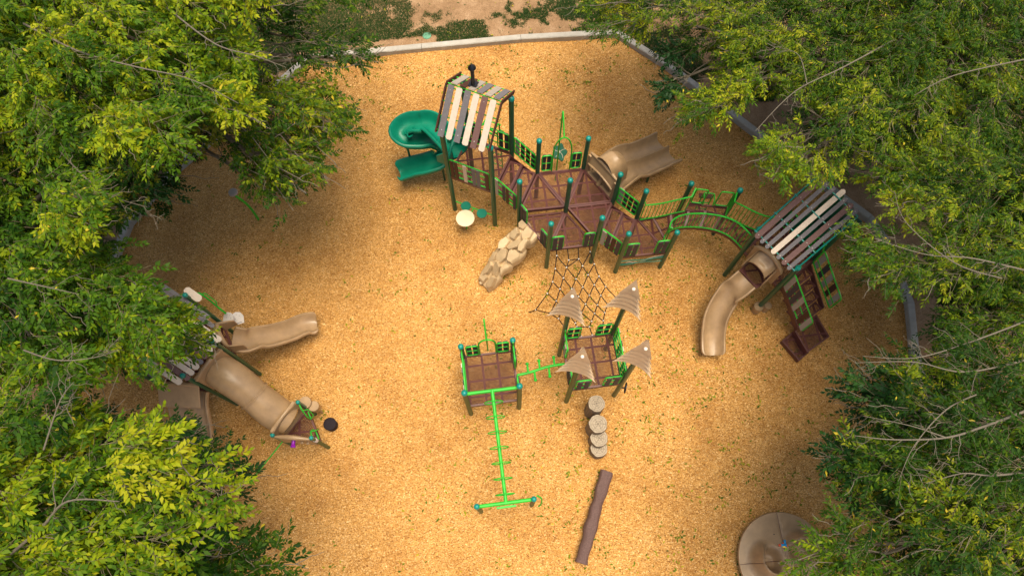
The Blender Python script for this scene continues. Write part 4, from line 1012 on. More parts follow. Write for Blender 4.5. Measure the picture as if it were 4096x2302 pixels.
# lime grab rails beside low deck
for p, d_ in ((SA, (SCc - SA)), (SCc, (SA - SCc))):
    d_ = d_ / np.linalg.norm(d_); b = MB(); o_ = np.array([.0, .0])
    b.tube(rounded([xyz(p + d_ * .05, 1.5), xyz(p + d_ * .2, 1.42), xyz(p + d_ * .32, 1.1), xyz(p + d_ * .32, .8), xyz(p + d_ * .10, .8)], .06), .017, 8)
    b.tube(rounded([xyz(p + d_ * .2, 1.42), xyz(p + d_ * .2 + ang(27) * .12, 1.3), xyz(p + d_ * .3 + ang(27) * .12, .95), xyz(p + d_ * .32, .85)], .04), .013, 8); b.build('grab_rail', 'lime_paint', S3)
b = MB()
for x, y, z, r_ in ((905, 240, .95, .16), (1050, 300, .85, .135)):
    p = at(x / 4.136 + 1000, y / 4.136 + 1550, z); b.lathe((p[0], p[1], z - .3), [(r_ * .85, 0), (r_ * .93, .2), (r_, .22), (r_, .28), (r_ * .95, .3)], 28); b.tube([(p[0], p[1], z - .25), (p[0], p[1], -.02)], .04, 8)
b.build('bongo_drums', 'tan_plastic', S3)
b = MB(); q0 = at(540 / 4.136 + 1000, 885 / 4.136 + 1550, .9); q1 = at(1025, 1895, .1); b.tube([q0, q1, at(1005, 1925, .0)], .017, 8); b.build('climbing_bar', 'lime_paint', S3)
# high lime handle and white play panels at far post
b = MB(); L2 = hx[2]; zA = zz(4.8275, 640, 1120)
b.tube(spline([zA(655, 400, 2.6), zA(680, 290, 2.62), zA(740, 250, 2.6), zA(830, 290, 2.5), zA(1000, 420, 2.2), zA(1180, 570, 1.9), zA(1270, 640, 1.75)], 6), .024, 8)
b.tube(rounded([zA(820, 285, 2.5), zA(840, 245, 2.55), zA(900, 270, 2.5), zA(1100, 430, 2.2), zA(1090, 490, 2.1)], .06), .014, 8)
b.build('slide_pole', 'lime_paint', S3)
for (cx_, cy_, rot_, z_) in ((1330, 740, 0, 1.5), (1500, 730, 50, 1.3)):
    p = np.array(zA(cx_, cy_, z_)); b = MB(); dd = ang(-33 + rot_); nn_ = Vector((dd[1], -dd[0], 1.6)).normalized(); ax = Vector((dd[0], dd[1], 0)); ay = nn_.cross(ax)
    poly = [Vector(p) + ax * x_ + ay * y_ for x_, y_ in ((-.12, -.16), (.12, -.16), (.16, .02), (.11, .13), (0, .17), (-.11, .13), (-.16, .02))]
    b.slab(poly, nn_, .02); o = b.build('activity_leaf', 'white_panel', S3)
    y_ = MB()
    for x2, y2 in ((-.06, .0), (.06, .05), (0, .1)): y_.lathe(Vector(p) + ax * x2 + ay * y2 + nn_ * .021, [(.008, 0), (.008, .003)], 8)
    y_.bar(Vector(p) + ax * -.07 + ay * -.12 + nn_ * .021, Vector(p) + ax * .07 + ay * -.12 + nn_ * .021, .018, .003); y_.build('slot', 'charcoal_board', o)

# ================================================================== loose items
def stump(x, y, z, r_, label, name='stump_step'):
    p = A6(x, y, z); b = MB(); n = 36; prof = [(1.02, -.05), (1.0, z * .4), (.97, z * .8), (.99, z - .03), (.95, z)]; rows = []
    for rr, zz_ in prof: rows.append([(p[0] + r_ * rr * (1 + .025 * math.sin(5 * t + x) + .02 * math.sin(9 * t)) * math.cos(t), p[1] + r_ * rr * (1 + .025 * math.sin(5 * t + x) + .02 * math.sin(9 * t)) * math.sin(t), zz_) for t in np.linspace(0, 2 * math.pi, n, endpoint=False)])
    b.grid([r0 + [r0[0]] for r0 in rows]); rt_ = root(name, label, 'stump step', (p[0], p[1], 0), 'log stump steps below the tree tower')
    o = b.build('bark', 'log_bark', rt_, sharp=50)
    b = MB(); b.add(rows[-1], [tuple(range(n))]); b.build('cut_face', 'log_top', rt_)
    b = MB(); rg = random.Random(int(x))
    for k in range(6):
        t = k * math.pi / 3 + rg.uniform(-.3, .3); e = r_ * rg.uniform(.6, .93); w_ = .006
        pts = [(p[0] + e * f * math.cos(t + .1 * math.sin(f * 5)), p[1] + e * f * math.sin(t + .1 * math.sin(f * 5)), z + .003) for f in (0, .35, .7, 1)]
        for q0, q1 in zip(pts, pts[1:]): b.bar(q0, q1, w_, .004)
    for rr in (.3, .55, .78):
        b.tube([(p[0] + r_ * rr * math.cos(t), p[1] + r_ * rr * math.sin(t), z + .001) for t in np.linspace(0, 2 * math.pi, 26, endpoint=False)], .0025, 4, closed=True)
    b.build('crack', 'crack', rt_)
stump(970, 628, 1.05, .215, 'tallest log stump, nearest the tree tower')
stump(979, 752, .85, .235, 'second log stump, pressed against the tall one')
stump(985, 838, .55, .225, 'third log stump, its cut face half covered by the second')
stump(985, 902, .33, .22, 'lowest log stump, nearest the brown balance log')
# balance log
b = MB(); p0, p1 = np.array(AD(1527, 1183, .33)), np.array(AD(1463, 1416, .33)); rows = []; n = 22; nd2 = 46
d_ = (p1 - p0)[:2]; L = np.linalg.norm(d_); d_ /= L; sd = np.array([-d_[1], d_[0]])
for i in range(nd2 + 1):
    t = i / nd2; c_ = p0 + (p1 - p0) * t; wob = .008 * math.sin(t * 9 + 1) + .006 * math.sin(t * 27); rr = .152 + .013 * math.sin(t * 13) + .010 * math.sin(t * 31 + 1); row = []
    for k in range(n):
        th = 2 * math.pi * k / n; r2 = rr * (1 + .05 * math.sin(3 * th + t * 6)); q = c_[:2] + sd * (wob + r2 * math.cos(th)); row.append((q[0], q[1], .19 + min(r2 * 1.0 * math.sin(th), .13)))
    rows.append(row + [row[0]])
b.grid(rows); k_ = n + 1; b.f.append(tuple(range(n))[::-1]); b.m.append(0); b.f.append(tuple(nd2 * k_ + j for j in range(n))); b.m.append(0)
for t in (.12, .88):
    c_ = p0 + (p1 - p0) * t; b.box((c_[0], c_[1], .02), (.16, .16, .14))
tag(b.build('balance_log', 'beam_brown'), 'long dark brown balance log lying on the chips below the stumps', 'balance log')
# rubber stepping pad
p = AD(829, 1065, .28); b = MB(); b.lathe((p[0], p[1], -.02), [(.15, 0), (.16, .22), (.168, .27), (.165, .29), (.15, .302), (.08, .305)], 40)
tag(b.build('rubber_pod', 'rubber'), 'round black rubber step pod beside the low tunnel deck', 'step pod')
# lone bent spinner pole
p = at(1033, 877, 0); q = at(941, 782, 1.45)
sp_ = root('spinner_pole', 'lone bent lime pole with round brown pad in the shade of the left trees', 'spinner pole', (p[0], p[1], 0))
b = MB(); b.tube(spline([(p[0], p[1], -.05), (p[0] + .02, p[1] + .01, .5), (p[0] - .0, p[1] - .0, 1.0), (q[0], q[1], 1.45)], 6), .034, 12); b.build('pole', 'lime_shade_paint', sp_)
b = MB(); r2 = at(933, 770, 1.45); b.lathe((r2[0], r2[1], 1.40), [(.02, 0), (.11, .02), (.13, .05), (.12, .09), (.06, .12), (.01, .125)], 24); b.build('pad', 'stone_board', sp_)
# moulded spinning dish with two scooped seats
def dish():
    c = np.array(at(3141, 2240, .3)[:2]); Rr = 1.12; rt_ = root('spinner_dish', 'big round tan moulded spinner with scooped seats in the lower right corner', 'spinner', xyz(c, 0))
    nr, na = 64, 180; b = MB(); rows = []
    seats = [(-.36, .02, R(205)), (.38, .20, R(62)), (.05, -.62, R(-70))]     # bowl centre and direction of its high back
    for i in range(nr + 1):
        r_ = Rr * i / nr; row = []
        for k in range(na):
            th = 2 * math.pi * k / na; x, y = r_ * math.cos(th), r_ * math.sin(th); z = .36 - .07 * (r_ / Rr) ** 2; hh = 0; bb_ = 0
            for (sx, sy, an) in seats:
                dx, dy = x - sx, y - sy; rr = math.hypot(dx, dy); aa = (math.atan2(dy, dx) - an + math.pi) % (2 * math.pi) - math.pi
                back = math.exp(-(abs(aa) / 1.55) ** 4); w_ = .06 if rr < .30 else .12
                hh = max(hh, .50 * back * math.exp(-((rr - .30) / w_) ** 2)); bb_ = max(bb_, .22 * math.exp(-(rr / .24) ** 4))
            z += hh - bb_
            if i == nr: z -= .05
            for gk in (R(92), R(182), R(2)):
                dd = abs((th - gk + math.pi) % (2 * math.pi) - math.pi) * r_
                if dd < .03: z -= .012
            row.append((c[0] + x, c[1] + y, z))
        rows.append(row + [row[0]])
    sk = [(c[0] + Rr * .96 * math.cos(2 * math.pi * k / na), c[1] + Rr * .96 * math.sin(2 * math.pi * k / na), .12) for k in range(na)]
    rows.append(sk + [sk[0]]); b.grid(rows); b.build('dish', 'tan_plastic', rt_, sharp=60)
    b = MB()
    for gk in (R(92), R(184), R(3)):
        pts = []
        for i in range(6, nr + 1, 2): v = rows[i][int(round(gk / (2 * math.pi) * na)) % na]; pts.append((v[0], v[1], v[2] + .003))
        b.tube(pts, .006, 5)
    b.build('seam', 'maroon_dark', rt_)
    b = MB()
    for i, th in ((36, R(108)), (53, R(215)), (56, R(-8))):
        v = rows[i][int(th / (2 * math.pi) * na) % na]; b.lathe((v[0], v[1], v[2] + .001), [(.016, 0), (.016, .004)], 10)
    b.build('drain_hole', 'black_plastic', rt_); MB().tube([xyz(c, -.05), xyz(c, .12)], .2, 20).build('pedestal', 'post_paint', rt_)
    return c
dc = dish()
p = at(3137, 2178, .52); z0 = .46
toy = root('toy_blaster', 'small blue and orange toy water blaster dropped on the tan spinner', 'toy', (p[0], p[1], z0))
b = MB(); b.box((p[0], p[1], z0 + .03), (.14, .065, .05), .05); b.box((p[0] + .035, p[1] + .07, z0 + .03), (.05, .10, .045), -.15); b.build('body', 'toy_blue', toy, bevel=.008)
b = MB(); Mz = Matrix.Rotation(-math.pi / 2, 4, 'Y'); b.lathe((p[0] - .07, p[1], z0 + .03), [(.022, 0), (.03, .01), (.03, .04), (.018, .055)], 12, M=Mz); b.box((p[0] + .085, p[1] - .01, z0 + .03), (.03, .03, .03)); b.box((p[0] - .01, p[1] + .045, z0 + .03), (.035, .02, .03)); b.build('nozzle', 'toy_orange', toy)


# ================================================================== TREES
def poly_sample(poly, n, rng):
    P = np.array(poly, float); lo, hi = P.min(0), P.max(0); out = np.zeros((0, 2))
    while len(out) < n:
        q = rng.uniform(lo, hi, (n * 3, 2)); out = np.concatenate([out, q[inside(q[:, 0], q[:, 1], P)]])
    return out[:n]
def leaf_template(rng, n_leaf, length, ll, lw, droop):
    """twig along +X with alternate leaves; returns verts (L,5,3) and stem"""
    V = np.zeros((n_leaf, 5, 3))
    for i in range(n_leaf):
        t = .12 + .88 * (i + rng.uniform(-.3, .3)) / (n_leaf - 1); last = i == n_leaf - 1
        side = 1 if i % 2 else -1; yaw = 0.0 if last else side * R(rng.uniform(28, 68)); pitch = R(rng.uniform(-38, 22)) - droop * t
        L = ll * rng.uniform(.7, 1.18) * (1 - .2 * abs(t - .5)); w = lw * rng.uniform(.8, 1.15) * L / ll
        fold = rng.uniform(.12, .32) * w; curl = rng.uniform(-.02, .22) * L
        q = np.array([[0, 0, 0], [.42 * L, w, fold], [.42 * L, -w, fold], [.46 * L, 0, 0], [L, 0, -curl]])
        roll = R(rng.uniform(-38, 38)); c, s_ = math.cos(roll), math.sin(roll); q = q @ np.array([[1, 0, 0], [0, c, s_], [0, -s_, c]])
        c, s_ = math.cos(pitch), math.sin(pitch); q = q @ np.array([[c, 0, s_], [0, 1, 0], [-s_, 0, c]])
        c, s_ = math.cos(yaw), math.sin(yaw); q = q @ np.array([[c, s_, 0], [-s_, c, 0], [0, 0, 1]])
        V[i] = q + np.array([t * length, .0, -droop * .22 * length * t * t])
    return V
TRI = np.array([[0, 3, 1], [0, 2, 3], [1, 3, 4], [3, 2, 4]])
def tubes_np(segs, sides=4):
    """many tapered segments -> verts, quads.  segs: (n, 8) p, q, r0, r1"""
    S = np.asarray(segs, float); p, q, r0, r1 = S[:, :3], S[:, 3:6], S[:, 6], S[:, 7]
    d = q - p; d /= np.maximum(np.linalg.norm(d, axis=1, keepdims=True), 1e-9)
    ref = np.where(np.abs(d[:, 2:3]) > .9, np.array([[1., 0, 0]]), np.array([[0, 0, 1.]]))
    a_ = np.cross(d, ref); a_ /= np.linalg.norm(a_, axis=1, keepdims=True); b_ = np.cross(d, a_)
    n = len(S); V = np.zeros((n, 2, sides, 3))
    for k in range(sides):
        th = 2 * math.pi * k / sides; o = a_ * math.cos(th) + b_ * math.sin(th)
        V[:, 0, k] = p + o * r0[:, None]; V[:, 1, k] = q + o * r1[:, None]
    base = (np.arange(n) * 2 * sides)[:, None, None]; k = np.arange(sides); k2 = (k + 1) % sides
    F = np.stack([k, k2, k2 + sides, k + sides], -1)[None] + base
    return V.reshape(-1, 3), F.reshape(-1, 4)
def wiggle(p, q, r0, r1, n, amp, rng, sag=0.0, rise=0.0):
    """curved tapered limb between p and q as segments; returns segs and points"""
    p, q = np.array(p, float), np.array(q, float); d = q - p; L = np.linalg.norm(d); pts = []
    ph = rng.uniform(0, 6.28, 3); 
    for i in range(n + 1):
        t = i / n; e = math.sin(math.pi * t)
        off = np.array([math.sin(t * 7 + ph[0]), math.sin(t * 6 + ph[1]), .5 * math.sin(t * 8 + ph[2])]) * amp * L * e
        pts.append(p + d * t + off + np.array([0, 0, rise * e * L - sag * e * L]))
    segs = [np.r_[pts[i], pts[i + 1], r0 + (r1 - r0) * i / n, r0 + (r1 - r0) * (i + 1) / n] for i in range(n)]
    return segs, pts
TEMPL = {}
def templates(key, **k):
    if key not in TEMPL:
        rg = np.random.default_rng(hash(key) % 1000 if not isinstance(key, str) else sum(map(ord, key))); TEMPL[key] = [leaf_template(rg, **k) for _ in range(10)]
    return TEMPL[key]
broad = dict(n_leaf=12, length=.34, ll=.112, lw=.026, droop=.40)
narrow = dict(n_leaf=13, length=.36, ll=.100, lw=.0175, droop=.35)
def foliage(cl, outd, ntw, key, spec, rng, stems, rad=(.62, .42, .20), tint0=.45, tvar=.16, bright=None):
    """cl: clump centres (n,3); outd: outward unit vectors"""
    T = np.array(templates(key, **spec)); nl = T.shape[1]
    n = len(cl); tot = int(n * ntw); idx = np.repeat(np.arange(n), ntw)
    u = rng.uniform(-1, .85, tot); w = rng.normal(0, .5, tot).clip(-1.2, 1.2) * (1.05 - .5 * np.abs(u)); h = rng.normal(0, .55, tot)
    sc = rng.uniform(.75, 1.25, n)[idx]
    o = outd[idx]; o2 = np.stack([-o[:, 1], o[:, 0], np.zeros(tot)], -1); o2 /= np.linalg.norm(o2, axis=1, keepdims=True)
    pos = cl[idx] + o * (u * rad[0] * sc)[:, None] + o2 * (w * rad[1] * sc)[:, None] + np.array([0, 0, 1.]) * (h * rad[2] - .10 * w * w)[:, None]
    yaw = np.arctan2(o[:, 1], o[:, 0]) + np.sign(w) * np.abs(rng.normal(.45, .5, tot)) + rng.normal(0, .3, tot); pitch = rng.normal(.12, .30, tot)
    roll = rng.normal(0, .45, tot); s_ = rng.uniform(.72, 1.2, tot)
    cy, sy, cp, sp_, cr, sr = np.cos(yaw), np.sin(yaw), np.cos(pitch), np.sin(pitch), np.cos(roll), np.sin(roll)
    X = np.stack([cy * cp, sy * cp, sp_], -1); Y0 = np.stack([-sy, cy, 0 * cy], -1); Z0 = np.cross(X, Y0); Y = Y0 * cr[:, None] + Z0 * sr[:, None]; Z = np.cross(X, Y)
    M_ = np.stack([X, Y, Z], 1) * s_[:, None, None]
    tid = rng.integers(0, len(T), tot); V = np.einsum('tlvi,tij->tlvj', T[tid], M_) + pos[:, None, None, :]
    tb = (tint0 + rng.normal(0, tvar, n)[idx] + rng.normal(0, .12, tot))[:, None] + rng.normal(0, .13, (tot, nl))
    rare = rng.random((tot, nl)) < .004; tb = np.clip(tb, 0, .95); tb[rare] = 1.0
    end = pos + X * (.40 * s_)[:, None] * .9
    st = np.concatenate([pos, end, np.full((tot, 1), .0034), np.full((tot, 1), .0018)], 1); keep = rng.random(tot) < .5; stems.append(st[keep])
    # branchlets that carry the twigs
    a0 = cl[idx] + o * (u * rad[0] * sc - .25)[:, None]; keep2 = rng.random(tot) < .13
    stems.append(np.concatenate([a0, pos, np.full((tot, 1), .006), np.full((tot, 1), .004)], 1)[keep2])
    return V.reshape(-1, 3), np.repeat(tb.reshape(-1), 5)
def tree(name, label, trunk, polys, seed, trunk_r=.2, group='trees overhanging the playground', fork=2.6, bare=(), gaps=()):
    rng = np.random.default_rng(seed); rt_ = root(name, label, 'tree', (trunk[0], trunk[1], 0), group)
    trunk = np.array(trunk, float); Vs, Ts, stems, limbs = [], [], [], []
    allc = []; byMat = {}
    for (poly, zlo, zhi, dist, ntw, key, spec, mat, tint0, rad) in polys:
        cand = poly_sample(poly, 1600, rng); pts = []
        for (x, y) in cand:
            if any((x - gx) ** 2 + (y - gy) ** 2 < gr * gr for gx, gy, gr in gaps): continue
            z = rng.uniform(zlo, zhi); p = np.array(AD(x, y, z))
            if all(np.linalg.norm((p - q) * (1, 1, .55)) > dist for q in pts): pts.append(p)
        if not pts: continue
        C = np.array(pts)
        # higher towards the trunk axis, drooping outwards
        rr = np.linalg.norm(C[:, :2] - trunk, axis=1)
        o = np.concatenate([C[:, :2] - trunk, np.full((len(C), 1), .0)], 1); o /= np.maximum(np.linalg.norm(o, axis=1, keepdims=True), .3)
        o[:, 2] = rng.uniform(-.12, .18, len(C)); o /= np.linalg.norm(o, axis=1, keepdims=True)
        # pull the clump back so its tips end on the outline
        V, t = foliage(C - o * (rad[0] * .8 + .12), o, ntw, key, spec, rng, stems, rad, tint0); byMat.setdefault(mat, []).append((V, t)); allc.append(C)
    C = np.concatenate(allc); top = np.array([trunk[0], trunk[1], fork])
    # boughs: group the clumps by direction and height
    k = max(5, len(C) // 9); cen = C[rng.choice(len(C), k, replace=False)]
    for _ in range(6):
        lab = np.argmin(((C[:, None] - cen[None]) ** 2).sum(-1), 1)
        for j in range(k):
            if (lab == j).any(): cen[j] = C[lab == j].mean(0)
    for j in range(k):
        if not (lab == j).any(): continue
        end = cen[j] * np.array([1, 1, 1]) - [0, 0, .35]; start = top + [0, 0, rng.uniform(0, 1.6)]
        L = np.linalg.norm(end - start); r0 = .035 + .008 * L
        sg, pt = wiggle(start, end, r0, .02, 9, .05, rng, rise=.06); limbs += sg
        for c in C[lab == j]:
            t = pt[rng.integers(5, 9)]; sg2, pt2 = wiggle(t, c + [0, 0, -.05], .018, .007, 6, .06, rng, rise=.04); limbs += sg2
            for _ in range(5):
                q = pt2[rng.integers(2, 7)]; o = c - t; o = o / max(np.linalg.norm(o), .1); e = q + o * rng.uniform(.2, .5) + rng.normal(0, .16, 3) * [1, 1, .4]
                sg3, _p = wiggle(q, e, .008, .004, 4, .06, rng); limbs += sg3
    for mat, L_ in byMat.items():
        V = np.concatenate([v for v, t in L_]); t = np.concatenate([t for v, t in L_]); nL = len(V) // 5
        F = (TRI[None] + (np.arange(nL) * 5)[:, None, None]).reshape(-1, 3)
        np_mesh('crown', V, F3=F, mat=mat, tint=t, parent=rt_)
    V, F = tubes_np(np.concatenate(stems), 3); np_mesh('twigs', V, F4=F, mat='twig_bark', parent=rt_, smooth=True)
    for bl in bare:                       # grey leafless branches reaching over the crown
        P = [np.array(AD(x, y, z)) for x, y, z in bl[:-1]]; r0 = bl[-1]
        S_ = spline([tuple(p) for p in P], 6); m = len(S_)
        for i in range(m - 1):
            ra, rb = r0 * (1 - .8 * i / m), r0 * (1 - .8 * (i + 1) / m); limbs.append(np.r_[S_[i], S_[i + 1], ra, rb])
            if i > 2 and rng.random() < .5:
                d = np.array(S_[i + 1] - S_[i]); d /= np.linalg.norm(d); sgn = rng.choice([-1, 1]); sd = np.array([-d[1], d[0], rng.uniform(-.2, .3)]) * sgn; e = np.array(S_[i]) + (d * rng.uniform(.5, 1) + sd * rng.uniform(.4, .9)) * rng.uniform(.15, .55)
                sg, pt = wiggle(np.array(S_[i]), e, ra * .5, .003, 5, .07, rng); limbs += sg
                for _ in range(2): q = pt[rng.integers(2, 5)]; sg, _p = wiggle(q, q + (d * .6 + rng.normal(0, .5, 3)) * rng.uniform(.1, .22), .004, .002, 3, .08, rng); limbs += sg
    V, F = tubes_np(np.array(limbs), 6); np_mesh('limbs', V, F4=F, mat='bark', parent=rt_, smooth=True)
    b = MB(); n = 9; P = [(trunk[0] + .05 * math.sin(i * 1.1 + seed), trunk[1] + .05 * math.cos(i * .9 + seed), -.05 + (fork + 1.7) * i / n) for i in range(n + 1)]
    b.tube(P, [trunk_r * (1.35 if i == 0 else 1.1 if i == 1 else 1 - .05 * i) for i in range(n + 1)], 16); b.build('trunk', 'bark', rt_)
    return rt_
LG, MD, SM = (.62, .42, .20), (.55, .34, .16), (.45, .26, .12)
# upper left tree
tree('broadleaf_tree', 'yellow-green tree filling the upper left corner, thin sprays reaching over the kerb', AD(330, 300, 0)[:2], [
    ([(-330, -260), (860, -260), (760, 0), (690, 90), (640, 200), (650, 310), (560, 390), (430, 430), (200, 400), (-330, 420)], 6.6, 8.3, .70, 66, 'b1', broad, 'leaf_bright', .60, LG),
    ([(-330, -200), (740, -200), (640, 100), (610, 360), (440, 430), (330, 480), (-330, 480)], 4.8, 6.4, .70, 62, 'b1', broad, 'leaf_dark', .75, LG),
    ([(-100, 20), (470, 20), (470, 330), (330, 420), (-100, 430)], 3.4, 4.6, .62, 60, 'b1', broad, 'leaf_dark', .5, LG),  # unseen inner foliage layer, added to block light from the ground below
    ([(640, 240), (800, 215), (905, 265), (915, 345), (840, 320), (850, 450), (790, 465), (650, 430)], 4.8, 6.4, .46, 20, 'b1', broad, 'leaf_mid', .62, SM),
    ([(740, 60), (860, 90), (965, 140), (930, 165), (780, 175)], 5.4, 6.2, .42, 13, 'b1', broad, 'leaf_mid', .35, SM),
    ([(690, 400), (780, 470), (745, 540), (700, 500), (640, 470), (560, 470)], 5.0, 6.0, .5, 14, 'b1', broad, 'leaf_mid', .45, SM),
    ([(650, -100), (1020, -100), (900, 15), (720, 70)], 5.2, 6.4, .66, 24, 'b1', broad, 'leaf_mid', .40, MD)], 3, .24, gaps=((740, 170, 80), (600, 490, 80)),
    bare=[((60, 60, 7.9), (200, 130, 8.3), (350, 170, 8.4), (480, 200, 8.4), (600, 260, 8.2), .022), ((150, 380, 7.6), (230, 460, 7.9), (300, 500, 8.0), (370, 520, 7.8), .014), ((420, 20, 8.2), (540, 110, 8.5), (640, 140, 8.5), (720, 170, 8.4), .018)])
# middle left tree
tree('broadleaf_tree', 'green tree at the middle left, overhanging the hexagonal plank roof', AD(190, 690, 0)[:2], [
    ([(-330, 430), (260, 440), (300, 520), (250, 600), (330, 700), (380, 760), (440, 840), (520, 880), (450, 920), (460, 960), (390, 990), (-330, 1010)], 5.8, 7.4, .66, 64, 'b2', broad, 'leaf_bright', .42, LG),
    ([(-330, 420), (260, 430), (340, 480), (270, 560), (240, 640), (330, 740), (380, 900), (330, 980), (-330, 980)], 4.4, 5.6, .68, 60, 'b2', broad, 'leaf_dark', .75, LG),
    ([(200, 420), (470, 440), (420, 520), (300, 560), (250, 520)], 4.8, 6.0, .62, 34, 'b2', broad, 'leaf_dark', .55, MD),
    ([(240, 490), (285, 510), (250, 560), (200, 600)], 7.6, 8.3, .4, 40, 'b2', broad, 'leaf_bright', .62, SM),
    ([(460, 800), (540, 850), (560, 890), (470, 880)], 5.2, 6.2, .42, 20, 'b2', broad, 'leaf_mid', .55, SM)], 5, .22,
    bare=[((20, 700, 8.2), (110, 720, 8.4), (200, 740, 8.3), .015), ((60, 880, 8.3), (140, 905, 8.5), (230, 900, 8.5), (300, 880, 8.4), .013)])
# lower left tree
tree('broadleaf_tree', 'bright green tree in the lower left corner, nearest the low end of the tunnel', AD(240, 1300, 0)[:2], [
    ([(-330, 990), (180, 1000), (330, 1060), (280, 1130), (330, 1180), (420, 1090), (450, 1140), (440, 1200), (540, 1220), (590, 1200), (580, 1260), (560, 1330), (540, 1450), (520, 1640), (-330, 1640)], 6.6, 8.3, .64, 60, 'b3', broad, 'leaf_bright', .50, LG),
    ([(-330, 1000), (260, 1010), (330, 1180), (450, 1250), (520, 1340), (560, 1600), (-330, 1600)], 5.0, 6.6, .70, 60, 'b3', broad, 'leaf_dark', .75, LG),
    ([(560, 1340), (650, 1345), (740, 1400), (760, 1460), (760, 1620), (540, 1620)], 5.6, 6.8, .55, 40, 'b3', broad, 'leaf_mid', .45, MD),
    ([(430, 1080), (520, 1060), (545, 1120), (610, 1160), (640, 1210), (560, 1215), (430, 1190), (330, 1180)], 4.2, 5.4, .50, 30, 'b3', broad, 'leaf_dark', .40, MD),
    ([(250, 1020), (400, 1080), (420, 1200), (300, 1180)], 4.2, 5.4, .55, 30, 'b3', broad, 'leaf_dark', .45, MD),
    ([(420, 1050), (455, 1050), (460, 1200), (400, 1200)], 7.6, 8.6, .36, 26, 'b3', broad, 'leaf_bright', .75, SM)], 8, .23,
    bare=[((-30, 1440, 7.6), (100, 1330, 8.0), (170, 1260, 8.4), (300, 1260, 8.7), .03), ((110, 1130, 8.4), (150, 1010, 8.7), (185, 960, 8.8), .014), ((470, 1400, 7.4), (540, 1310, 7.9), (560, 1220, 8.3), .022)])
# upper right tree
tree('narrow_leaf_tree', 'dense dark green tree across the upper right, its tips above the far plank roof', AD(2150, 330, 0)[:2], [
    ([(1470, -260), (1520, 10), (1640, 30), (1730, 110), (1790, 160), (1760, 250), (1730, 320), (1880, 250), (1930, 290), (1990, 380), (2060, 420), (2250, 380), (2460, 420), (2900, 560), (2900, -260)], 4.9, 6.4, .62, 62, 'n1', narrow, 'leaf_mid', .52, LG),
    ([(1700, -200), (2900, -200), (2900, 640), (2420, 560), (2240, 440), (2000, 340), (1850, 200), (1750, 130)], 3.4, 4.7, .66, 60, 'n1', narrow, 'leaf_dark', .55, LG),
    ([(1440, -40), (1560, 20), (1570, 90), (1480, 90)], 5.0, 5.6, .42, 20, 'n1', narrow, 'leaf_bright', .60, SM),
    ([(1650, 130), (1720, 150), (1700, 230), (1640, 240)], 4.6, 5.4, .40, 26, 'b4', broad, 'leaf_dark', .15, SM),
    ([(1700, 210), (1800, 190), (1870, 230), (1700, 325)], 5.4, 6.1, .40, 30, 'n1', narrow, 'leaf_bright', .55, SM),
    ([(1895, 350), (2000, 360), (2090, 420), (2060, 450), (1960, 455), (1895, 430)], 5.4, 6.1, .40, 30, 'n1', narrow, 'leaf_bright', .62, SM)], 13, .26, gaps=((1895, 295, 98), (2130, 490, 85), (1715, 190, 75), (2010, 390, 60)),
    bare=[((2250, 100, 6.15), (2120, 170, 6.45), (2000, 230, 6.55), (1900, 330, 6.45), .02), ((2030, 210, 6.45), (2010, 140, 6.55), (1960, 120, 6.55), .012), ((2576, 150, 6.45), (2400, 190, 6.75), (2300, 240, 6.75), .018)])
# right middle tree
tree('narrow_leaf_tree', 'tree at the right middle with grey twigs, beside the stairs of the far deck', AD(2480, 760, 0)[:2], [
    ([(2240, 380), (2230, 470), (2180, 520), (2240, 590), (2140, 620), (2150, 690), (2260, 720), (2140, 780), (2260, 790), (2220, 850), (2300, 900), (2900, 900), (2900, 480), (2450, 380)], 5.0, 6.5, .60, 50, 'n2', narrow, 'leaf_mid', .56, LG),
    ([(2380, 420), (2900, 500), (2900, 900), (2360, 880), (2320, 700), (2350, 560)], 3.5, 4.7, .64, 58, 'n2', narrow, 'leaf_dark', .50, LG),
    ([(2180, 400), (2250, 400), (2240, 520), (2150, 470)], 5.4, 6.1, .42, 28, 'n2', narrow, 'leaf_bright', .6, SM),
    ([(2110, 580), (2200, 600), (2200, 680), (2110, 640)], 5.6, 6.3, .42, 22, 'n2', narrow, 'leaf_bright', .45, SM)], 17, .2, gaps=((2290, 820, 90), (2150, 510, 75), (2240, 610, 70)),
    bare=[((2620, 690, 6.65), (2450, 650, 6.75), (2330, 640, 6.75), (2200, 600, 6.65), .02), ((2520, 700, 6.65), (2400, 660, 6.85), (2280, 560, 6.85), (2250, 480, 6.75), .015), ((2600, 800, 6.55), (2440, 860, 6.75), (2300, 900, 6.75), (2170, 895, 6.65), .018)])
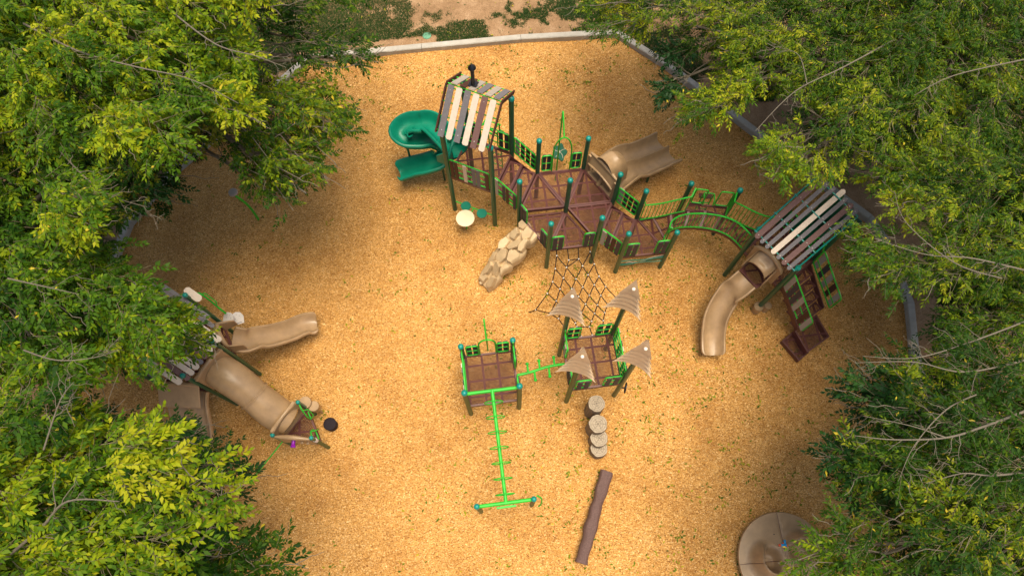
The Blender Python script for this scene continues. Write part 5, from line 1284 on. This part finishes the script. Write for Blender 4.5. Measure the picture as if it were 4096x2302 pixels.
# lower right tree
tree('narrow_leaf_tree', 'tree filling the lower right corner, bare grey branches showing above its leaves', AD(2500, 1200, 0)[:2], [
    ([(2240, 890), (2230, 960), (2110, 980), (2200, 1040), (2170, 1110), (2060, 1150), (2160, 1200), (2170, 1280), (2270, 1330), (2230, 1400), (2150, 1640), (2900, 1640), (2900, 880)], 5.2, 6.9, .64, 56, 'n3', narrow, 'leaf_mid', .50, LG),
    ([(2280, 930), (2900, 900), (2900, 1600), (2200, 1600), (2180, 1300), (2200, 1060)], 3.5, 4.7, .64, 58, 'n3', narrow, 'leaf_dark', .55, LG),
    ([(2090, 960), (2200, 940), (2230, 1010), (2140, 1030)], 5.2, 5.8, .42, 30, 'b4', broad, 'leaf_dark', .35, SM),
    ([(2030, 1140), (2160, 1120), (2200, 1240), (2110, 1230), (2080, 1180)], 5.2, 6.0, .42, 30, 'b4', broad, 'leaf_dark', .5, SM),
    ([(2050, 1290), (2130, 1290), (2170, 1360), (2110, 1350)], 5.6, 6.4, .42, 18, 'n3', narrow, 'leaf_mid', .5, SM),
    ([(1990, 1385), (2080, 1400), (2160, 1400), (2120, 1640), (2030, 1620)], 5.2, 6.2, .46, 26, 'n3', narrow, 'leaf_bright', .45, SM)], 21, .24,
    bare=[((2640, 1010, 6.65), (2480, 1070, 6.95), (2380, 1100, 7.05), (2250, 1105, 7.05), (2150, 1095, 6.95), .026), ((2380, 1100, 7.05), (2290, 1070, 7.05), (2170, 1045, 6.95), .012), ((2640, 1180, 6.65), (2500, 1195, 6.95), (2420, 1190, 6.95), (2330, 1215, 6.85), .02), ((2460, 990, 6.75), (2380, 1030, 7.05), (2300, 1120, 7.05), (2260, 1210, 6.95), .014), ((2600, 900, 6.65), (2430, 935, 6.95), (2300, 910, 6.95), (2150, 912, 6.85), .018)])

# ================================================================== ground cover
rng = np.random.default_rng(4)
def scatter_leaves(n, name, zf, region, label, size=(.06, .11), clus=6):
    pts = []
    while len(pts) < n:
        c = region(rng)
        for _ in range(rng.integers(1, clus)): pts.append(c + rng.normal(0, .07, 2))
    P = np.array(pts)[:n]; L = rng.uniform(*size, n); w = L * rng.uniform(.14, .25, n); th = rng.uniform(0, 6.28, n)
    loc = np.array([[0, 0, 0], [.45, 1, .10], [.45, -1, .10], [.45, 0, 0], [1, 0, .02]])
    V = np.zeros((n, 5, 3)); V[:, :, 0] = loc[None, :, 0] * L[:, None]; V[:, :, 1] = loc[None, :, 1] * w[:, None]; V[:, :, 2] = loc[None, :, 2] * L[:, None] + rng.uniform(.006, .03, n)[:, None] * np.array([.3, 1, .4, .6, 1.0])[None]
    c, s_ = np.cos(th)[:, None], np.sin(th)[:, None]; X = V[:, :, 0] * c - V[:, :, 1] * s_ + P[:, 0:1]; Y = V[:, :, 0] * s_ + V[:, :, 1] * c + P[:, 1:2]
    V = np.stack([X, Y, V[:, :, 2] + zf + (chip_h(P[:, 0], P[:, 1])[:, None] if zf < .1 else 0)], -1).reshape(-1, 3); F = (TRI[None] + (np.arange(n) * 5)[:, None, None]).reshape(-1, 3)
    o = np_mesh(name, V, F3=F, mat='leaf_fallen', tint=np.repeat(rng.beta(1.6, 1.6, n), 5)); tag(o, label, 'leaves', kind='stuff'); return o
KP = [tuple(p) for p in inn]
def region_main(rg):
    while True:
        x, y = rg.uniform(-9, 11), rg.uniform(-1.5, 15.5)
        if not inside(np.array([x]), np.array([y]), KP)[0]: continue
        dens = .25 + .75 * math.exp(-((x - 4.5) ** 2 / 14 + (y - 4.5) ** 2 / 30)) + .6 * math.exp(-((y - 14.2) / .8) ** 2) + .5 * math.exp(-((x - 1.6) ** 2 + (y - .8) ** 2) / 1.5)
        if rg.random() < dens: return np.array([x, y])
scatter_leaves(3400, 'fallen_leaves', .004, region_main, 'small green and yellow leaves scattered over the wood chips')
def region_top(rg):
    while True:
        x, y = rg.uniform(-9, 7), rg.uniform(14.5, 19)
        if not inside(np.array([x]), np.array([y]), [tuple(p) for p in outp])[0]: return np.array([x, y])
scatter_leaves(260, 'fallen_leaves', .15, region_top, 'yellow leaves lying on the grass behind the kerb', clus=2)
# patchy dark grass behind the kerb
n = 900000; x = rng.uniform(-15, 9, n); y = rng.uniform(13, 21, n)
pp = proj(np.stack([x, y, np.full(n, .15)], -1)) / 1.59
m = vnoise(x, y, .9, 1) * .5 + vnoise(x, y, 2.6, 2) * .3 + vnoise(x, y, 7, 3) * .2
bias = np.where(pp[:, 0] < 1000, .30, 0) + np.where((pp[:, 0] >= 1000) & (pp[:, 0] < 1075), .30 - (pp[:, 0] - 1000) / 75 * .26, 0) + .13 * np.exp(-(((pp[:, 0] - 1420) / 110) ** 2 + ((pp[:, 1] - 20) / 55) ** 2)) + .5 * np.exp(-(((pp[:, 0] - 1180) / 34) ** 4 + ((pp[:, 1] - 72) / 18) ** 4))
d_edge = np.where(inside(x, y, [tuple(c_ + (np.array(p) - c_) * 1.0) for c_ in [cx] for p in outp]), 1, 0)
near = np.interp(pp[:, 0], [600, 720, 775, 1060, 1310, 1560, 1700], [260, 160, 135, 105, 80, 68, 150])
bias -= np.where(pp[:, 1] > near - 14, .30, 0) * (pp[:, 0] < 1100)
keep = (m + bias > .55 + rng.normal(0, .035, n)) & (d_edge == 0) & (pp[:, 1] > -120)
x, y = x[keep], y[keep]; n = len(x); th = rng.uniform(0, 6.28, n); h = rng.uniform(.02, .055, n); ln = rng.uniform(.03, .08, n)
V = np.zeros((n, 3, 3)); V[:, 0] = np.stack([x - .011 * np.sin(th), y + .011 * np.cos(th), np.full(n, .13)], -1); V[:, 1] = np.stack([x + .011 * np.sin(th), y - .011 * np.cos(th), np.full(n, .13)], -1); V[:, 2] = np.stack([x + ln * np.cos(th), y + ln * np.sin(th), .14 + h], -1)
o = np_mesh('grass', V.reshape(-1, 3), F3=np.arange(n * 3).reshape(-1, 3), mat='grass_blade', tint=np.repeat(rng.beta(2, 3, n), 3)); tag(o, 'patchy dark grass growing on the dirt behind the kerb', 'grass', kind='stuff')
